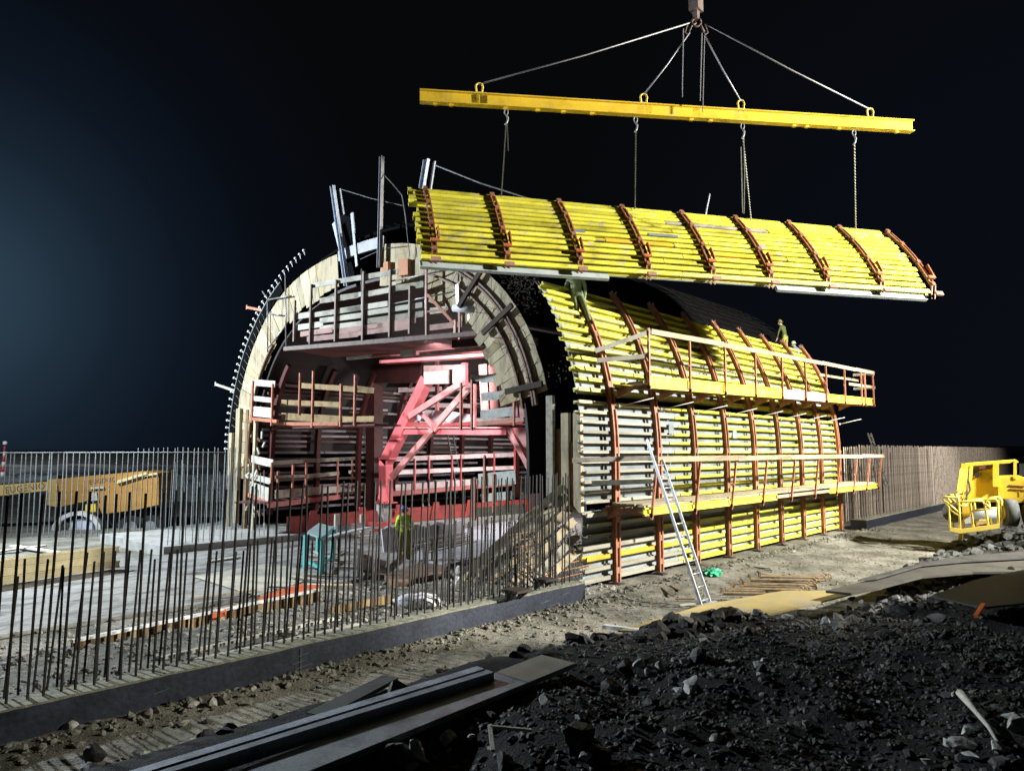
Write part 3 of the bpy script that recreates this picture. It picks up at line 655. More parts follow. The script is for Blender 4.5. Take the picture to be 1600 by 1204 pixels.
# tall end posts
def vpost(px0, py0, py1, w, x, m, label, grp=None, d=.12):
    a = onx(px0, py0, x); b = onx(px0, py1, x); b = V((x, a.y, b.z)); mb = MB(); mb.bar(b, a, d, w, (0, 1, 0))
    return tag(mb.build('timber_post', m, loc=b), label, 'timber post', grp)
vpost(374, 638, 818, .33, -.2, BEIGE, 'tallest beige timber post at the far foot of the arch')
vpost(362, 676, 828, .22, -.25, BEIGE, 'outermost beige timber post at the far foot of the arch')
vpost(388, 640, 835, .2, -.1, mat('brown post timber', (.3, .2, .11), .8, .3, 2), 'brown timber post inside the two beige ones at the far foot')
vpost(400, 655, 830, .18, -.1, BEIGE, 'slim beige post behind the corner railing at the far side')
vpost(860, 618, 790, .22, -.3, GREYW, 'grey timber post inside the near arch leg')
vpost(884, 645, 800, .24, -.25, BEIGE, 'middle pale timber post in front of the near arch leg')
vpost(903, 645, 800, .24, -.28, BEIGE, 'outermost pale timber post right at the yellow form edge')
vpost(873, 670, 800, .1, -.2, BRN, 'dark slim timber batten between the pale near posts')
vpost(893, 690, 800, .1, -.2, BRN, 'dark slim timber batten beside the outermost pale post')
# diagonal boards at the near foot
dg = [((886, 775), (738, 912)), ((893, 792), (762, 918)), ((898, 812), (790, 922)), ((880, 760), (716, 906)), ((902, 836), (815, 922)), ((868, 800), (745, 905)), ((906, 858), (840, 915)), ((852, 798), (728, 898)), ((885, 820), (770, 908)), ((893, 850), (812, 912))]
for i, (a, b) in enumerate(dg):
    p = onx(*a, -.35 - .03 * (i % 3)); q = onz(*b, .32); mb = MB(); mb.bar(p, q, .04, .2 if i < 7 else .12, (0, .6, .8))
    tag(mb.build('raking_board', BEIGE if i % 4 else GREYW, loc=q), 'pale board leaning from the near arch leg down to the gravel', 'board', 'boards raking down at the near foot of the arch')
for i, (px, py) in enumerate(((725, 905), (718, 915), (708, 900), (740, 912), (705, 918))):
    p = onz(px, py, .35); mb = MB(); mb.bar(p, p + V((.25, .05, .22)), .08, .05); mb.bar(p + V((.05, .1, .02)), p + V((.3, -.1, .12)), .06, .05); tag(mb.build('offcut', BEIGE if i % 2 else WHP, loc=p), 'short timber offcut at the toe of the raking boards', 'offcut', 'timber offcuts by the raking boards')

# ------------------------------------------------------------------ inner form barrel (far side and vault)
t = thing('inner_formwork', (0, 9, 0), 'dark inner tunnel form with red ribs seen through the opening', 'tunnel form')
IO = 2.05
si = [STOT * i / 90 for i in range(91)]
far = [s for s in si if s > 9.0]
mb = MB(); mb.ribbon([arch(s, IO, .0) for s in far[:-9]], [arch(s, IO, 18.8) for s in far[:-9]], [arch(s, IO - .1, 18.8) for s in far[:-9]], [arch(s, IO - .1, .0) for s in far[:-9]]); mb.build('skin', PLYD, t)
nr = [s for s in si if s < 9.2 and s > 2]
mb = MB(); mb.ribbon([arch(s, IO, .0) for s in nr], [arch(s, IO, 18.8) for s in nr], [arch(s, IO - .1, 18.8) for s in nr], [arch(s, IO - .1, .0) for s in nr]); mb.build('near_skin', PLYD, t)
IB = [mat('greyish inner beam', (.32, .30, .31), .8, .35, 1.4, stretch=(.3, 3, 3)), mat('brown inner beam', (.12, .08, .06), .8, .3, 1.5), mat('mauve inner beam', (.4, .31, .34), .8, .3, 1.5)]
for i in range(22):
    s = STOT - 1.1 - i * .3; c = arch(s, IO + .12, 0); x = .1
    while x < 18.4:
        e = min(18.6, x + R.choice((2.2, 3.1, 4.2))); b = MB(); b.bar(V((x, c.y, c.z)), V((e - .05, c.y, c.z)), .09, .1)
        if R.random() < .8: b.build('inner_beam', R.choice(IB), t)
        x = e
for j, x in enumerate([.5 + 2.2 * i for i in range(9)]):
    sp = [STOT - .9 - i * .5 for i in range(17)]
    w = MB(); w.ribbon([arch(s, IO + .2, x - .09) for s in sp], [arch(s, IO + .2, x + .09) for s in sp], [arch(s, IO + .42, x + .09) for s in sp], [arch(s, IO + .42, x - .09) for s in sp]); w.build('rib', mat('shaded red rib', (.09, .022, .018), .6, .35, 2), t)  # rib red darkened to stand in for the unlit vault
mb = MB(); mb.box(0.2, 18.5, 14.4, 14.75, .34, .95); mb.build('base_girder', mat('base girder red paint', (.45, .08, .07), .5, .25, 2), t)
for x in (.8, 3.2, 5.2, 7.4, 9.6, 12): 
    b = MB(); b.prism([(x, 14.38, .36), (x + .7, 14.38, .36), (x + .5, 14.38, 1.15), (x + .2, 14.38, 1.15)], (0, -.06, 0)); b.build('jack_bracket', MATS['base girder red paint'], t)

# ------------------------------------------------------------------ red traveller portal
PX_ = 4.6
t = thing('form_traveller', (PX_, 10, .9), 'red steel portal traveller with knee braces inside the tunnel', 'form traveller')
def pb(a, b, w, m, name, x=PX_, d=.35, parent=None):
    p, q = onx(*a, x), onx(*b, x); mb = MB(); mb.bar(p, q, d, w, p - q if False else (0, (q - p).z, -(q - p).y)); return mb.build(name, m, parent or t)
leg = pb((603, 783), (603, 718), .48, RED, 'leg', d=.4)
b = MB(); p = onx(603, 784, PX_); b.box(p.x - .3, p.x + .3, p.y - .42, p.y + .42, p.z - .04, p.z + .02); b.prism([p + V((-.2, -.24, 0)), p + V((-.2, -.4, 0)), p + V((-.2, -.24, .4))], (.05, 0, 0)); b.prism([p + V((-.2, .24, 0)), p + V((-.2, .4, 0)), p + V((-.2, .24, .4))], (.05, 0, 0)); b.build('foot', RED, leg)
b = MB(); q = onx(600, 800, PX_); b.box(q.x - .22, q.x + .22, q.y - .25, q.y + .25, .33, p.z - .05); b.build('support_block', CONC, t)
pb((603, 722), (640, 648), .5, RED, 'knee_brace', d=.4); pb((638, 652), (668, 592), .46, RED, 'knee_brace', d=.4)
b = MB(); c = onx(607, 716, PX_); b.box(c.x - .26, c.x + .26, c.y - .4, c.y + .36, c.z - .03, c.z + .03); b.build('joint_plate', RED, leg)
c2 = onx(625, 686, PX_); b = MB(); b.bar(c2 + V((-.27, -.4, 0)), c2 + V((-.27, .3, 0)), .06, .06); b.build('joint_plate', RED, leg)
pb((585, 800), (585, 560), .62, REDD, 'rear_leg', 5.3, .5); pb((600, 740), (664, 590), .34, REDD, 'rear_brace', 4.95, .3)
pb((612, 745), (737, 600), .25, mat('strongly lit red paint', (.62, .25, .24), .45, .2, 3), 'diagonal_brace', 4.4, .14); pb((640, 650), (722, 598), .25, mat('strongly lit red paint', (.62, .25, .24), .45, .2, 3), 'diagonal_brace', 4.3, .14)  # portal red made pale pink to stand in for strong light
pb((662, 648), (682, 672), .18, MATS['strongly lit red paint'], 'short_brace', 4.3, .1); pb((650, 640), (684, 668), .14, RED, 'short_brace', 4.55, .1)
pb((630, 674), (795, 674), .24, RED, 'cross_beam', d=.3); pb((630, 668), (795, 668), .05, MATS['strongly lit red paint'], 'beam_flange', PX_ - .18, .12)
pb((740, 600), (740, 668), .2, MATS['strongly lit red paint'], 'hanger', 4.35, .12); pb((683, 560), (683, 672), .16, MATS['strongly lit red paint'], 'hanger', 6.8, .12)
b = MB(); b.prism([onx(792, 668, PX_), onx(826, 668, PX_), onx(829, 734, PX_), onx(822, 730, PX_), onx(793, 680, PX_)], (.06, 0, 0)); b.build('gusset_plate', MATS['strongly lit red paint'], t)
b = MB(); b.prism([onx(790, 668, PX_ - .12), onx(797, 668, PX_ - .12), onx(832, 736, PX_ - .12), onx(824, 736, PX_ - .12)], (.22, 0, 0)); b.build('gusset_edge', MATS['strongly lit red paint'], t)
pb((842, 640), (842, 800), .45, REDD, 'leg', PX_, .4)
b = MB(); A_pts = [(662, 571), (699, 570), (699, 599), (662, 600)]; b.prism([onx(*p, 4.25) for p in A_pts], (.1, 0, 0)); B_pts = [(707, 570), (721, 569), (721, 599), (707, 599)]; b.prism([onx(*p, 4.25) for p in B_pts], (.1, 0, 0)); b.prism([onx(*p, 4.25) for p in ((699, 570), (707, 570), (707, 577), (699, 577))], (.1, 0, 0))
b.build('header_box', mat('pale header plate', (.6, .42, .40), .5, .2, 3), t)
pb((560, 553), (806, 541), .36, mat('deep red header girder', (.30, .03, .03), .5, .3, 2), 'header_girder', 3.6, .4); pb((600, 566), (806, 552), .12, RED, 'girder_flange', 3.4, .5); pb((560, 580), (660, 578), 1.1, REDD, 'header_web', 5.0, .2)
pb((726, 567), (726, 602), .22, RED, 'hanger', 3.9, .15)
for a, b_, m in (((620, 604), (655, 604), MATS['strongly lit red paint']), ((600, 610), (600, 640), MATS['strongly lit red paint']), ((612, 605), (612, 642), RED)): pb(a, b_, .3, m, 'panel_strip', 9.0, .1)
# a light grey sheet across the brace
b = MB(); pts = [(640, 655), (662, 640), (700, 642), (735, 647), (735, 658), (690, 662)]; b.prism([onx(*p, 5.6) for p in pts], (.03, 0, 0)); tag(b.build('plastic_sheet', WPL), 'crumpled pale sheet hung behind the red cross braces', 'sheet')

# ------------------------------------------------------------------ inner railings and decks
def rail_set(label, pts_fn, rails, posts, bottom, m_r, m_p, name='scaffold_platform', bd=.03, deck=None, grp='work platforms inside the tunnel'):
    t = thing(name, pts_fn(*bottom[0]), label, 'work platform', grp)
    for (a, b, h) in rails:
        mb = MB(); p, q = pts_fn(*a), pts_fn(*b); mb.bar(p, q, bd, h); mb.build('guard_board', m_r if not isinstance(m_r, list) else R.choice(m_r), t)
    for (px, y0, y1) in posts:
        mb = MB(); p = pts_fn(px, y0); q = pts_fn(px, y1); p = V((q.x, q.y, p.z)); mb.bar(p + V((-.05, -.05, 0)), q + V((-.05, -.05, 0)), .07, .07, (0, 1, 0)); mb.build('guard_post', m_p, t)
    (a, b, h) = bottom; mb = MB(); mb.bar(pts_fn(*a), pts_fn(*b), .12, h); mb.build('edge_beam', m_p if deck is None else deck, t)
    return t
def planeby(P, Q):   # vertical plane through two ground points
    P, Q = V(P), V(Q); n = V((Q.y - P.y, -(Q.x - P.x), 0)).normalized()
    def fn(x, y, *_):
        r = ray(x, y); return CAM + r * ((P - CAM).dot(n) / r.dot(n))
    return fn
def add_deck(t, A, B, depth, z, m, th=.06):
    A, B = V(A), V(B); a = (B - A); n = V((-a.y, a.x, 0)).normalized(); 
    if n.dot(FW) < 0: n = -n
    mb = MB(); A.z = B.z = z; mb.prism([A, B, B + n * depth, A + n * depth], (0, 0, th)); mb.build('deck', m, t)
# upper front scaffold
fA = planeby((-1.6, 10.5, 0), (-.3, 5.0, 0))
t = rail_set('broad upper front scaffold platform with six rows of bleached guard boards', fA,
    [((488, 446), (622, 424), .17), ((500, 470), (560, 461), .19), ((535, 466), (576, 457), .16), ((576, 459), (608, 453), .18), ((612, 451), (662, 444), .2), ((490, 492), (575, 479), .17), ((528, 486), (606, 474), .18),
     ((460, 495), (487, 491), .2), ((500, 501), (568, 492), .18), ((574, 489), (660, 476), .17), ((463, 512), (505, 506), .2), ((500, 513), (566, 505), .17), ((573, 502), (662, 490), .19), ((672, 486), (697, 483), .2), ((712, 478), (740, 482), .3)],
    [(460, 470, 534), (485, 445, 538), (524, 438, 534), (567, 425, 532), (609, 422, 527), (640, 447, 522)], ((445, 545), (745, 521), .14), [WHT, GREYW], mat('brown grey post', (.24, .17, .15), .6, .3, 5))
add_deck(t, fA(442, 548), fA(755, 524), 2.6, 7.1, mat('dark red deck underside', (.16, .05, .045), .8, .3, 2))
for (a, b) in (((470, 522), (520, 515)), ((530, 517), (600, 508)), ((590, 508), (650, 500)), ((560, 520), (640, 510)), ((672, 512), (722, 506)), ((480, 530), (560, 522))): 
    mb = MB(); mb.bar(fA(*a), fA(*b), .04, .18); mb.build('toe_board', mat('pinkish toe board', (.5, .33, .3), .8, .25, 3), t)
for px in (666, 718): mb = MB(); mb.bar(fA(px, 415 if px == 666 else 440), V((*fA(px, 530).xy, fA(px, 530).z)), .06, .07, (0, 1, 0)); mb.build('salmon_post', PINKP, t)
mb = MB(); mb.bar(fA(668, 460), fA(710, 506), .06, .09); mb.bar(fA(668, 487), fA(700, 483), .06, .05); mb.bar(fA(711, 500), fA(711, 527), .06, .1, (0, 1, 0)); mb.build('salmon_brace', PINKP, t)
mb = MB(); mb.tube([fA(612, 439), fA(718, 418)], .025, 6); mb.tube([fA(612, 475), fA(718, 454)], .025, 6); mb.tube([fA(665, 414), fA(665, 534)], .03, 6); mb.tube([fA(716, 418), fA(717, 532)], .028, 6); mb.tube([fA(565, 420), fA(566, 530)], .025, 6); mb.build('scaffold_tube', STL, t)
for (a, b, h, m) in (((497, 555), (535, 551), .1, WHT), ((536, 552), (580, 546), .06, PINKP), ((582, 547), (604, 545), .2, WHT), ((612, 548), (800, 529), .14, mat('pinkish beam', (.55, .36, .33), .7, .2, 3)), ((700, 535), (800, 524), .14, MATS['pinkish beam'])):
    mb = MB(); mb.bar(fA(*a) + V((1.2, 0, 0)), fA(*b) + V((1.2, 0, 0)), .1, h); mb.build('under_beam', m, t)
mb = MB(); mb.bar(fA(690, 535) + V((.5, 0, 0)), fA(815, 526) + V((.5, 0, 0)), .2, .25); mb.build('under_beam', REDD, t)
# lit tube lamps
for k, (a, b, lab) in enumerate((((716, 446), (717, 476), 'bright vertical tube lamp on the salmon post of the front scaffold'),)):
    p, q = fA(*a), fA(*b); t2 = thing('tube_lamp', q, lab, 'lamp'); mb = MB(); mb.tube([q + V((-.12, -.05, 0)), p + V((-.12, -.05, 0))], .03, 8); mb.build('tube', LAMP, t2); mb = MB(); mb.bar(q + V((-.04, -.05, -.05)), p + V((-.04, -.05, .05)), .06, .05, (0, 1, 0)); mb.build('housing', WHP, t2)
for k, px in enumerate((732, 740)):
    p = fA(px, 491); q = fA(px, 501); mb = MB(); mb.tube([q, p], .02, 8); tag(mb.build('work_lamp', LAMP, loc=q), ('left' if k == 0 else 'right') + ' one of two tiny lit lamps by the dark vault behind the front scaffold', 'lamp', 'two tiny lit lamps')
mb = MB(); p, q = fA(709, 481), fA(742, 484); mb.tube([p, q], .12, 10); tag(mb.build('white_roll', WPL, loc=p), 'white rolled sheet lying on the front scaffold beside the lamp', 'roll')
# white boards on the crown: orange boxes and grey plate
mb = MB(); P = [onx(x, y, -.3) for x, y in ((596, 411), (606, 408), (606, 425), (596, 424))]; mb.prism(P, (.3, 0, 0)); tag(mb.build('orange_box', mat('tan orange timber', (.55, .25, .12), .7, .2, 4)), 'left tan orange block under the crown of the arch', 'block', 'tan orange blocks at the crown')
mb = MB(); P = [onx(x, y, -.3) for x, y in ((622, 405), (637, 404), (637, 429), (622, 431))]; mb.prism(P, (.3, 0, 0)); tag(mb.build('orange_box', MATS['tan orange timber']), 'right wider tan orange block under the crown of the arch', 'block', 'tan orange blocks at the crown')

# middle left platform
f0 = lambda x, y, *_: onx(x, y, .2)
t = rail_set('middle platform hung at the far inner side with brown guard boards', f0,
    [((470, 602), (585, 610), .2), ((440, 628), (530, 632), .2), ((440, 650), (530, 655), .28), ((555, 606), (584, 610), .18), ((535, 655), (585, 654), .2)],
    [(468, 583, 648), (488, 580, 668), (532, 600, 666), (554, 585, 664)], ((425, 662), (530, 662), .14), [mat('tan guard board', (.34, .24, .12), .8, .3, 3), MATS['tan guard board'], GREYW], PINKP)
t2 = rail_set('bright white corner bay of the middle far side platform', lambda x, y, *_: onx(x, y, -.3),
    [((393, 597), (430, 600), .26), ((395, 622), (425, 625), .2), ((395, 642), (425, 645), .4)], [(394, 595, 660), (425, 600, 665)], ((393, 654), (434, 658), .13), WHT, PINKP)
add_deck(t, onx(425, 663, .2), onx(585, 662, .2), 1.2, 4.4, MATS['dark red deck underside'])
# low left platform
g = planeby((-.8, 14.2, 0), (3.8, 16.6, 0))
t = rail_set('low platform on the far inner side with pale rails above a pink edge beam', g,
    [((426, 723), (585, 714), .16), ((430, 745), (480, 743), .12), ((478, 744), (530, 739), .17), ((545, 737), (585, 735), .15), ((430, 772), (500, 766), .32), ((500, 766), (585, 760), .28)],
    [(457, 725, 785), (478, 720, 783), (527, 718, 776), (550, 716, 772), (434, 735, 780)], ((420, 789), (530, 776), .2), [WHT, GREYW], PINKP, deck=mat('pink edge beam', (.6, .22, .2), .5, .2, 3))
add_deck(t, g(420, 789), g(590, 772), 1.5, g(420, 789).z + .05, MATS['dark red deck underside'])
g2 = planeby((-.8, 14.2, 0), (-1.2 + .9, 16.2, 0))
rail_set('blinding white corner bay of the low far side platform', g2, [((386, 715), (427, 724), .3), ((386, 742), (424, 752), .24), ((388, 760), (420, 772), .5)], [(388, 712, 775), (424, 722, 785)], ((388, 772), (420, 786), .16), WHT, PINKP)
# clutter post, far foot
mb_i = 0
for i in range(26):
    px = R.uniform(384, 416); py = R.uniform(665, 832)
    p = onx(px, py, -.45); mb = MB(); mb.bar(p, p + V((0, R.uniform(-.25, .25), R.uniform(.05, .3))), .05, R.uniform(.04, .1)); tag(mb.build('hanging_clamp', WHT if i % 3 else BRN, loc=p), 'small pale clamp hanging in the clutter at the far arch foot', 'clamp', 'clamps at the far arch foot')
# low right platform behind the portal
h = lambda x, y, *_: ony(x, y, 15.0)
t = rail_set('low pink lit platform behind the red portal, ladder rising from it', h,
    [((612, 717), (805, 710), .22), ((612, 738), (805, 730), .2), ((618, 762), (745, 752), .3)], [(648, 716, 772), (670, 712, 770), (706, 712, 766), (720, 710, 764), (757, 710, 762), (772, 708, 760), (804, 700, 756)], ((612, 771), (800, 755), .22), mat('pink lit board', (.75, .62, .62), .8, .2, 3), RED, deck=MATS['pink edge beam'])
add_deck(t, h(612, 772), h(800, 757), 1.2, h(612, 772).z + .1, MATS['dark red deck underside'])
# upper middle rails behind braces
h2 = lambda x, y, *_: ony(x, y, 15.6)
t = rail_set('pale railed middle platform behind the red cross braces', h2, [((622, 609), (740, 606), .22), ((640, 632), (740, 634), .22), ((640, 658), (810, 655), .2)], [(655, 606, 662), (683, 604, 662), (722, 604, 660)], ((622, 664), (815, 660), .2), MATS['pink lit board'], RED)
# stacked grey boards at right inside
hx = lambda x, y, *_: onx(x, y, 1.6)
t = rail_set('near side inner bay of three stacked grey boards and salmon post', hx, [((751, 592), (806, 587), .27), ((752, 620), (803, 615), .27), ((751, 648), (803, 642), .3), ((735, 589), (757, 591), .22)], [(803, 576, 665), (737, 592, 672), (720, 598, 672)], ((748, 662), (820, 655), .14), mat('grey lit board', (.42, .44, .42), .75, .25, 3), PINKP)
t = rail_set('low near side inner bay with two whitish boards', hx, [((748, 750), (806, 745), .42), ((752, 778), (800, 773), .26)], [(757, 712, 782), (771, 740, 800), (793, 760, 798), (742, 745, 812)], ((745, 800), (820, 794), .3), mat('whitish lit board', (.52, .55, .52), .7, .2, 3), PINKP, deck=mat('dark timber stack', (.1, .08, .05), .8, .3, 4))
# red inclined panels behind the grey boards
mb = MB()
for i in range(5): mb.prism([onx(x + i * 15, y, 3.2) for x, y in ((748, 570), (760, 568), (764, 650), (752, 652))], (.05, 0, 0))
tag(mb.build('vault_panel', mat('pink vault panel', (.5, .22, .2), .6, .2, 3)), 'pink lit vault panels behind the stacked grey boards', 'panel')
# interior ladders
def ladder(label, p0, p1, w, side, r=.022, step=.28, m=ALU, ext=None, foot=None, name='ladder'):
    p0, p1 = V(p0), V(p1); side = V(side).normalized() * w / 2; t = thing(name, p0, label, 'ladder')
    for sg in (-1, 1):
        mb = MB(); e = p1 + ((p1 - p0).normalized() * ext if ext and sg < 0 else V((0, 0, 0))); mb.bar(p0 + side * sg, e + side * sg, .03, .065, (p1 - p0).cross(side)); mb.build('stile', m, t)
    L = (p1 - p0).length; n = int(L / step)
    mb = None
    for i in range(1, n + 1):
        c = p0.lerp(p1, (i - .5) / n); mb = MB(); mb.tube([c - side, c + side], .016, 6); mb.build('rung', m, t)
    if foot:
        mb = MB(); mb.bar(p0 - side * 2.1 + V((0, 0, .04)), p0 + side * 2.1 + V((0, 0, .04)), .07, .07); mb.build('foot_bar', m, t)
    return t
b0 = onz(1104, 946, .06); b0.z = hgt(b0.x, b0.y) + .03
ladder('tall aluminium ladder leaning on the lower outer platform', b0, (.30, -1.98, 3.3), .42, (1, 0, 0), foot=True, ext=.55)
ladder('grey ladder leaning on the form beyond the far platform end', (21.2, -1.5, 1.9), (21.0, -.9, 4.35), .45, (1, 0, 0), m=STL)
ladder('narrow ladder rising behind the low pink platform', h(718, 770), h(704, 680), .42, (1, .1, 0), m=STL)
ladder('short pale ladder under the low platform near the worker', onx(670, 806, 8.5), onx(663, 778, 8.5), .45, (0, 1, 0), m=WHT, step=.3)

# ------------------------------------------------------------------ crown masts
def channel_mast(label, a, b, x, w, double=False, extra=None, m=STLB):
    p, q = onx(*a, x), onx(*b, x); t = thing('steel_mast', q, label, 'steel mast', 'steel masts at the tunnel crown')
    up = V((1, 0, 0))
    mb = MB(); mb.bar(q, p, .04, w, (0, 1, 0)) if False else mb.bar(q, p, w, .05, (1, 0, 0)); mb.bar(q + V((-.05, -w / 2, 0)), p + V((-.05, -w / 2, 0)), .02, .1, (1, 0, 0)); mb.bar(q + V((-.05, w / 2, 0)), p + V((-.05, w / 2, 0)), .02, .1, (1, 0, 0)); mb.build('channel', m, t)
    if extra:
        for (c, d, ww) in extra: mb = MB(); mb.bar(onx(*d, x + .12), onx(*c, x + .12), ww, .05, (1, 0, 0)); mb.build('splice_channel', m, t)
    return t
MSTL = mat('pale blue channel steel', (.42, .48, .58), .5, .2, 4)
channel_mast('leaning pair of blue grey channels, leftmost mast at the crown', (521, 291), (543, 447), -.3, .16, extra=[((531, 295), (537, 335), .06), ((522, 348), (546, 440), .2), ((550, 333), (558, 416), .13)], m=MSTL)
mb = MB(); mb.prism([onx(x, y, .1) for x, y in ((531, 335), (546, 338), (554, 430), (542, 432))], (.1, 0, 0)); tag(mb.build('dark_infill', BLK), 'black panel between the channels of the leftmost mast', 'panel')
channel_mast('slim straight channel, tallest of the masts at the crown', (598, 245), (594, 418), -.3, .12, m=mat('dim grey channel', (.2, .2, .22), .5, .25, 4), extra=[((597, 285), (595, 415), .07)])
channel_mast('short pair of channels standing behind the hanging panel corner', (668, 250), (660, 300), -.1, .2, m=MSTL, extra=[((679, 252), (672, 299), .08)])
def rope(label, pts, r=.012, m=STL): 
    mb = MB(); mb.tube(pts, r, 5); return tag(mb.build('guy_rope', m, loc=pts[0]), label, 'rope')
rope('guy rope from the short channels down to the right behind the panel', [onx(680, 258, -.1), onx(750, 286, 0.4), onx(825, 310, 1.0)], .022)
rope('guy rope from the leftmost mast to the panel edge', [onx(534, 296, -.3), onx(580, 310, -.2), onx(628, 321, 0)], .013)
rope('short guy rope from the tall mast down to the panel corner', [onx(600, 273, -.3), onx(614, 288, -.3), onx(628, 305, -.3)], .016)
rope('loose wire hanging in a curve from the panel corner to the crown', [onx(628, 305, -.3), onx(633, 335, -.3), onx(637, 370, -.3), onx(640, 400, -.3)], .015)
rope('wire draped over the dark crown left of the panel', [onx(563, 405, -.2), onx(600, 388, -.2), onx(638, 384, -.2)], .012)

# ------------------------------------------------------------------ hanging formwork panel
D0 = 18.6
BL = dp(650, 411, D0); r1 = ray(1450, 464); k = (BL.z - CAM.z) / r1.z; BR = CAM + r1 * k
e = (BR - BL); LEN = e.length; e.normalize(); nh = V((-e.y, e.x, 0)).normalized(); nh = nh if nh.dot(FW) > 0 else -nh
AW = 2.0
# height so that the top edge meets the photo's line at the left
r2 = ray(632, 300); den = r2.dot(nh); tt = (BL + nh * AW - CAM).dot(nh) / den; HP = (CAM + r2 * tt).z - BL.z
NB = 14
def hp(t):
    """cross-section point, t 0..1 bottom to top, bulging outwards"""
    b = math.sin(math.pi * t) * .15
    q = BL + nh * (AW * t) + V((0, 0, HP * t)); o = (-nh * HP + V((0, 0, AW))).normalized(); return q + o * b
def hn(t):
    a = (hp(min(1, t + .02)) - hp(max(0, t - .02))).normalized(); n = a.cross(e).normalized(); return n if n.dot(-nh) > 0 else -n
hang = thing('hanging_formwork_panel', BL + e * (LEN / 2), 'curved formwork panel with yellow beams hanging from the spreader beam', 'formwork panel')
tt = [i / 16 for i in range(17)]
mb = MB(); mb.ribbon([hp(t) + e * .5 for t in tt], [hp(t) + e * (LEN - .2) for t in tt], [hp(t) - hn(t) * .03 + e * (LEN - .2) for t in tt], [hp(t) - hn(t) * .03 + e * .5 for t in tt]); mb.build('plywood_skin', PLY, hang)
mb = MB(); mb.bar(hp(0) + e * .1 - V((0, 0, .03)), hp(0) + e * (LEN * .33) - V((0, 0, .03)), .22, .1, hn(0)); mb.build('bottom_batten', mat('pale blue batten', (.42, .48, .5), .6, .15, 3), hang); mb = MB(); mb.bar(hp(0) + e * (LEN * .66) - V((0, 0, .03)), hp(0) + e * (LEN - .1) - V((0, 0, .03)), .22, .1, hn(0)); mb.build('bottom_batten', mat('pale blue batten', (.42, .48, .5), .6, .15, 3), hang)
for i in range(NB):
    t = .03 + .94 * i / (NB - 1); n = hn(t); x0 = R.uniform(-.06, .14); x1 = LEN + R.uniform(-.12, .12); sp = LEN * R.uniform(.35, .6)
    if i in (5,): segs = [(x0, LEN * .32, YEL), (LEN * .34, LEN * .47, YELD), (LEN * .475, x1, YEL)]
    else: segs = [(x0, sp, YEL), (sp + .03, x1, YEL if i % 5 else MATS['lemon beam coating'])]
    if i == 9: segs[0] = (.55, sp, YEL)
    if i in (4, 10): segs[1] = (sp + .03, LEN * .7, GREYW if i == 10 else YELD); segs.append((LEN * .705, x1, YEL))
    for a, b, m in segs:
        mb = MB(); mb.ibeam(hp(t) + e * a, hp(t) + e * b, n, .17, .15, .035, .03); mb.build('timber_beam', m, hang)
for k, (a, b, t) in enumerate(((.285, .305, .48), (.43, .49, .52), (.64, .67, .48))):
    mb = MB(); q = hp(t) + hn(t) * .175; mb.bar(q + e * LEN * a, q + e * LEN * b, .13, .012, hn(t)); mb.build('patch', PLY, hang)
wpx = [664, 768, 872, 970, 1063, 1147, 1230, 1309, 1384]
for px in wpx:
    # where the waler's top meets the panel's top line
    r = ray(px + 12, 602); top = hp(1)
    # solve along e for screen x
    lo, hi = -1.0, LEN + 1
    for _ in range(40):
        m_ = (lo + hi) / 2; q = hp(1) + hn(1) * .3 + e * m_ - CAM; x = CX + F_PX * q.dot(RT) / q.dot(f3)
        if x < px: lo = m_
        else: hi = m_
    a0 = lo; w = MB(); ts = [-.02 + 1.04 * i / 10 for i in range(11)]
    for dx in (-.075, .05):
        w.ribbon([hp(t) + hn(t) * .255 + e * (a0 + dx) for t in ts], [hp(t) + hn(t) * .255 + e * (a0 + dx + .035) for t in ts], [hp(t) + hn(t) * .175 + e * (a0 + dx + .035) for t in ts], [hp(t) + hn(t) * .175 + e * (a0 + dx) for t in ts])
    for t in (.1, .4, .7, .95): w.bar(hp(t - .02) + hn(t) * .24 + e * a0, hp(t + .02) + hn(t) * .24 + e * a0, .12, .1, hn(t))
    wo = w.build('waler', RUST, hang)
    f = MB(); f.prism([hp(.16) + hn(.16) * .28 + e * (a0 + .1), hp(.33) + hn(.33) * .28 + e * (a0 + .1), hp(.33) + hn(.33) * .37 + e * (a0 + .13), hp(.2) + hn(.2) * .34 + e * (a0 + .13)], e * .03)
    f.bar(hp(.17) + hn(.17) * .33 + e * (a0 - .1), hp(.17) + hn(.17) * .33 + e * (a0 + .14), .1, .05, hn(.17)); f.build('splice_plate', mat('orange rust plate', (.5, .16, .07), .5, .2, 5), wo)
    f = MB(); p = hp(-.02) + hn(0) * .26 + e * a0; f.bar(p - e * .12, p + e * .14, .14, .06, hn(0)); f.build('end_plate', MATS['pale rust plate'], wo)

# ------------------------------------------------------------------ spreader beam and rigging
S0 = dp(656, 142, 19.6); r1 = ray(1425, 190); S1 = CAM + r1 * ((S0.z - CAM.z) / r1.z)
se = (S1 - S0); SL = se.length; se.normalize(); sn = V((-se.y, se.x, 0)).normalized()
beam = thing('spreader_beam', (S0 + S1) / 2, 'long yellow spreader beam hanging level under the crane hook', 'spreader beam')
def spx(px, dz=0):
    lo, hi = 0, SL
    for _ in range(40):
        m_ = (lo + hi) / 2; q = S0 + se * m_ + V((0, 0, dz)) - CAM
        if CX + F_PX * q.dot(RT) / q.dot(f3) < px: lo = m_
        else: hi = m_
    return S0 + se * lo + V((0, 0, dz))
SH = .32
mb = MB(); mb.bar(S0, S1, .22, .03); mb.bar(S0 - V((0, 0, SH)), S1 - V((0, 0, SH)), .22, .03); mb.bar(S0 - V((0, 0, SH / 2)), S1 - V((0, 0, SH / 2)), .03, SH - .03); mb.build('girder', CRY, beam)
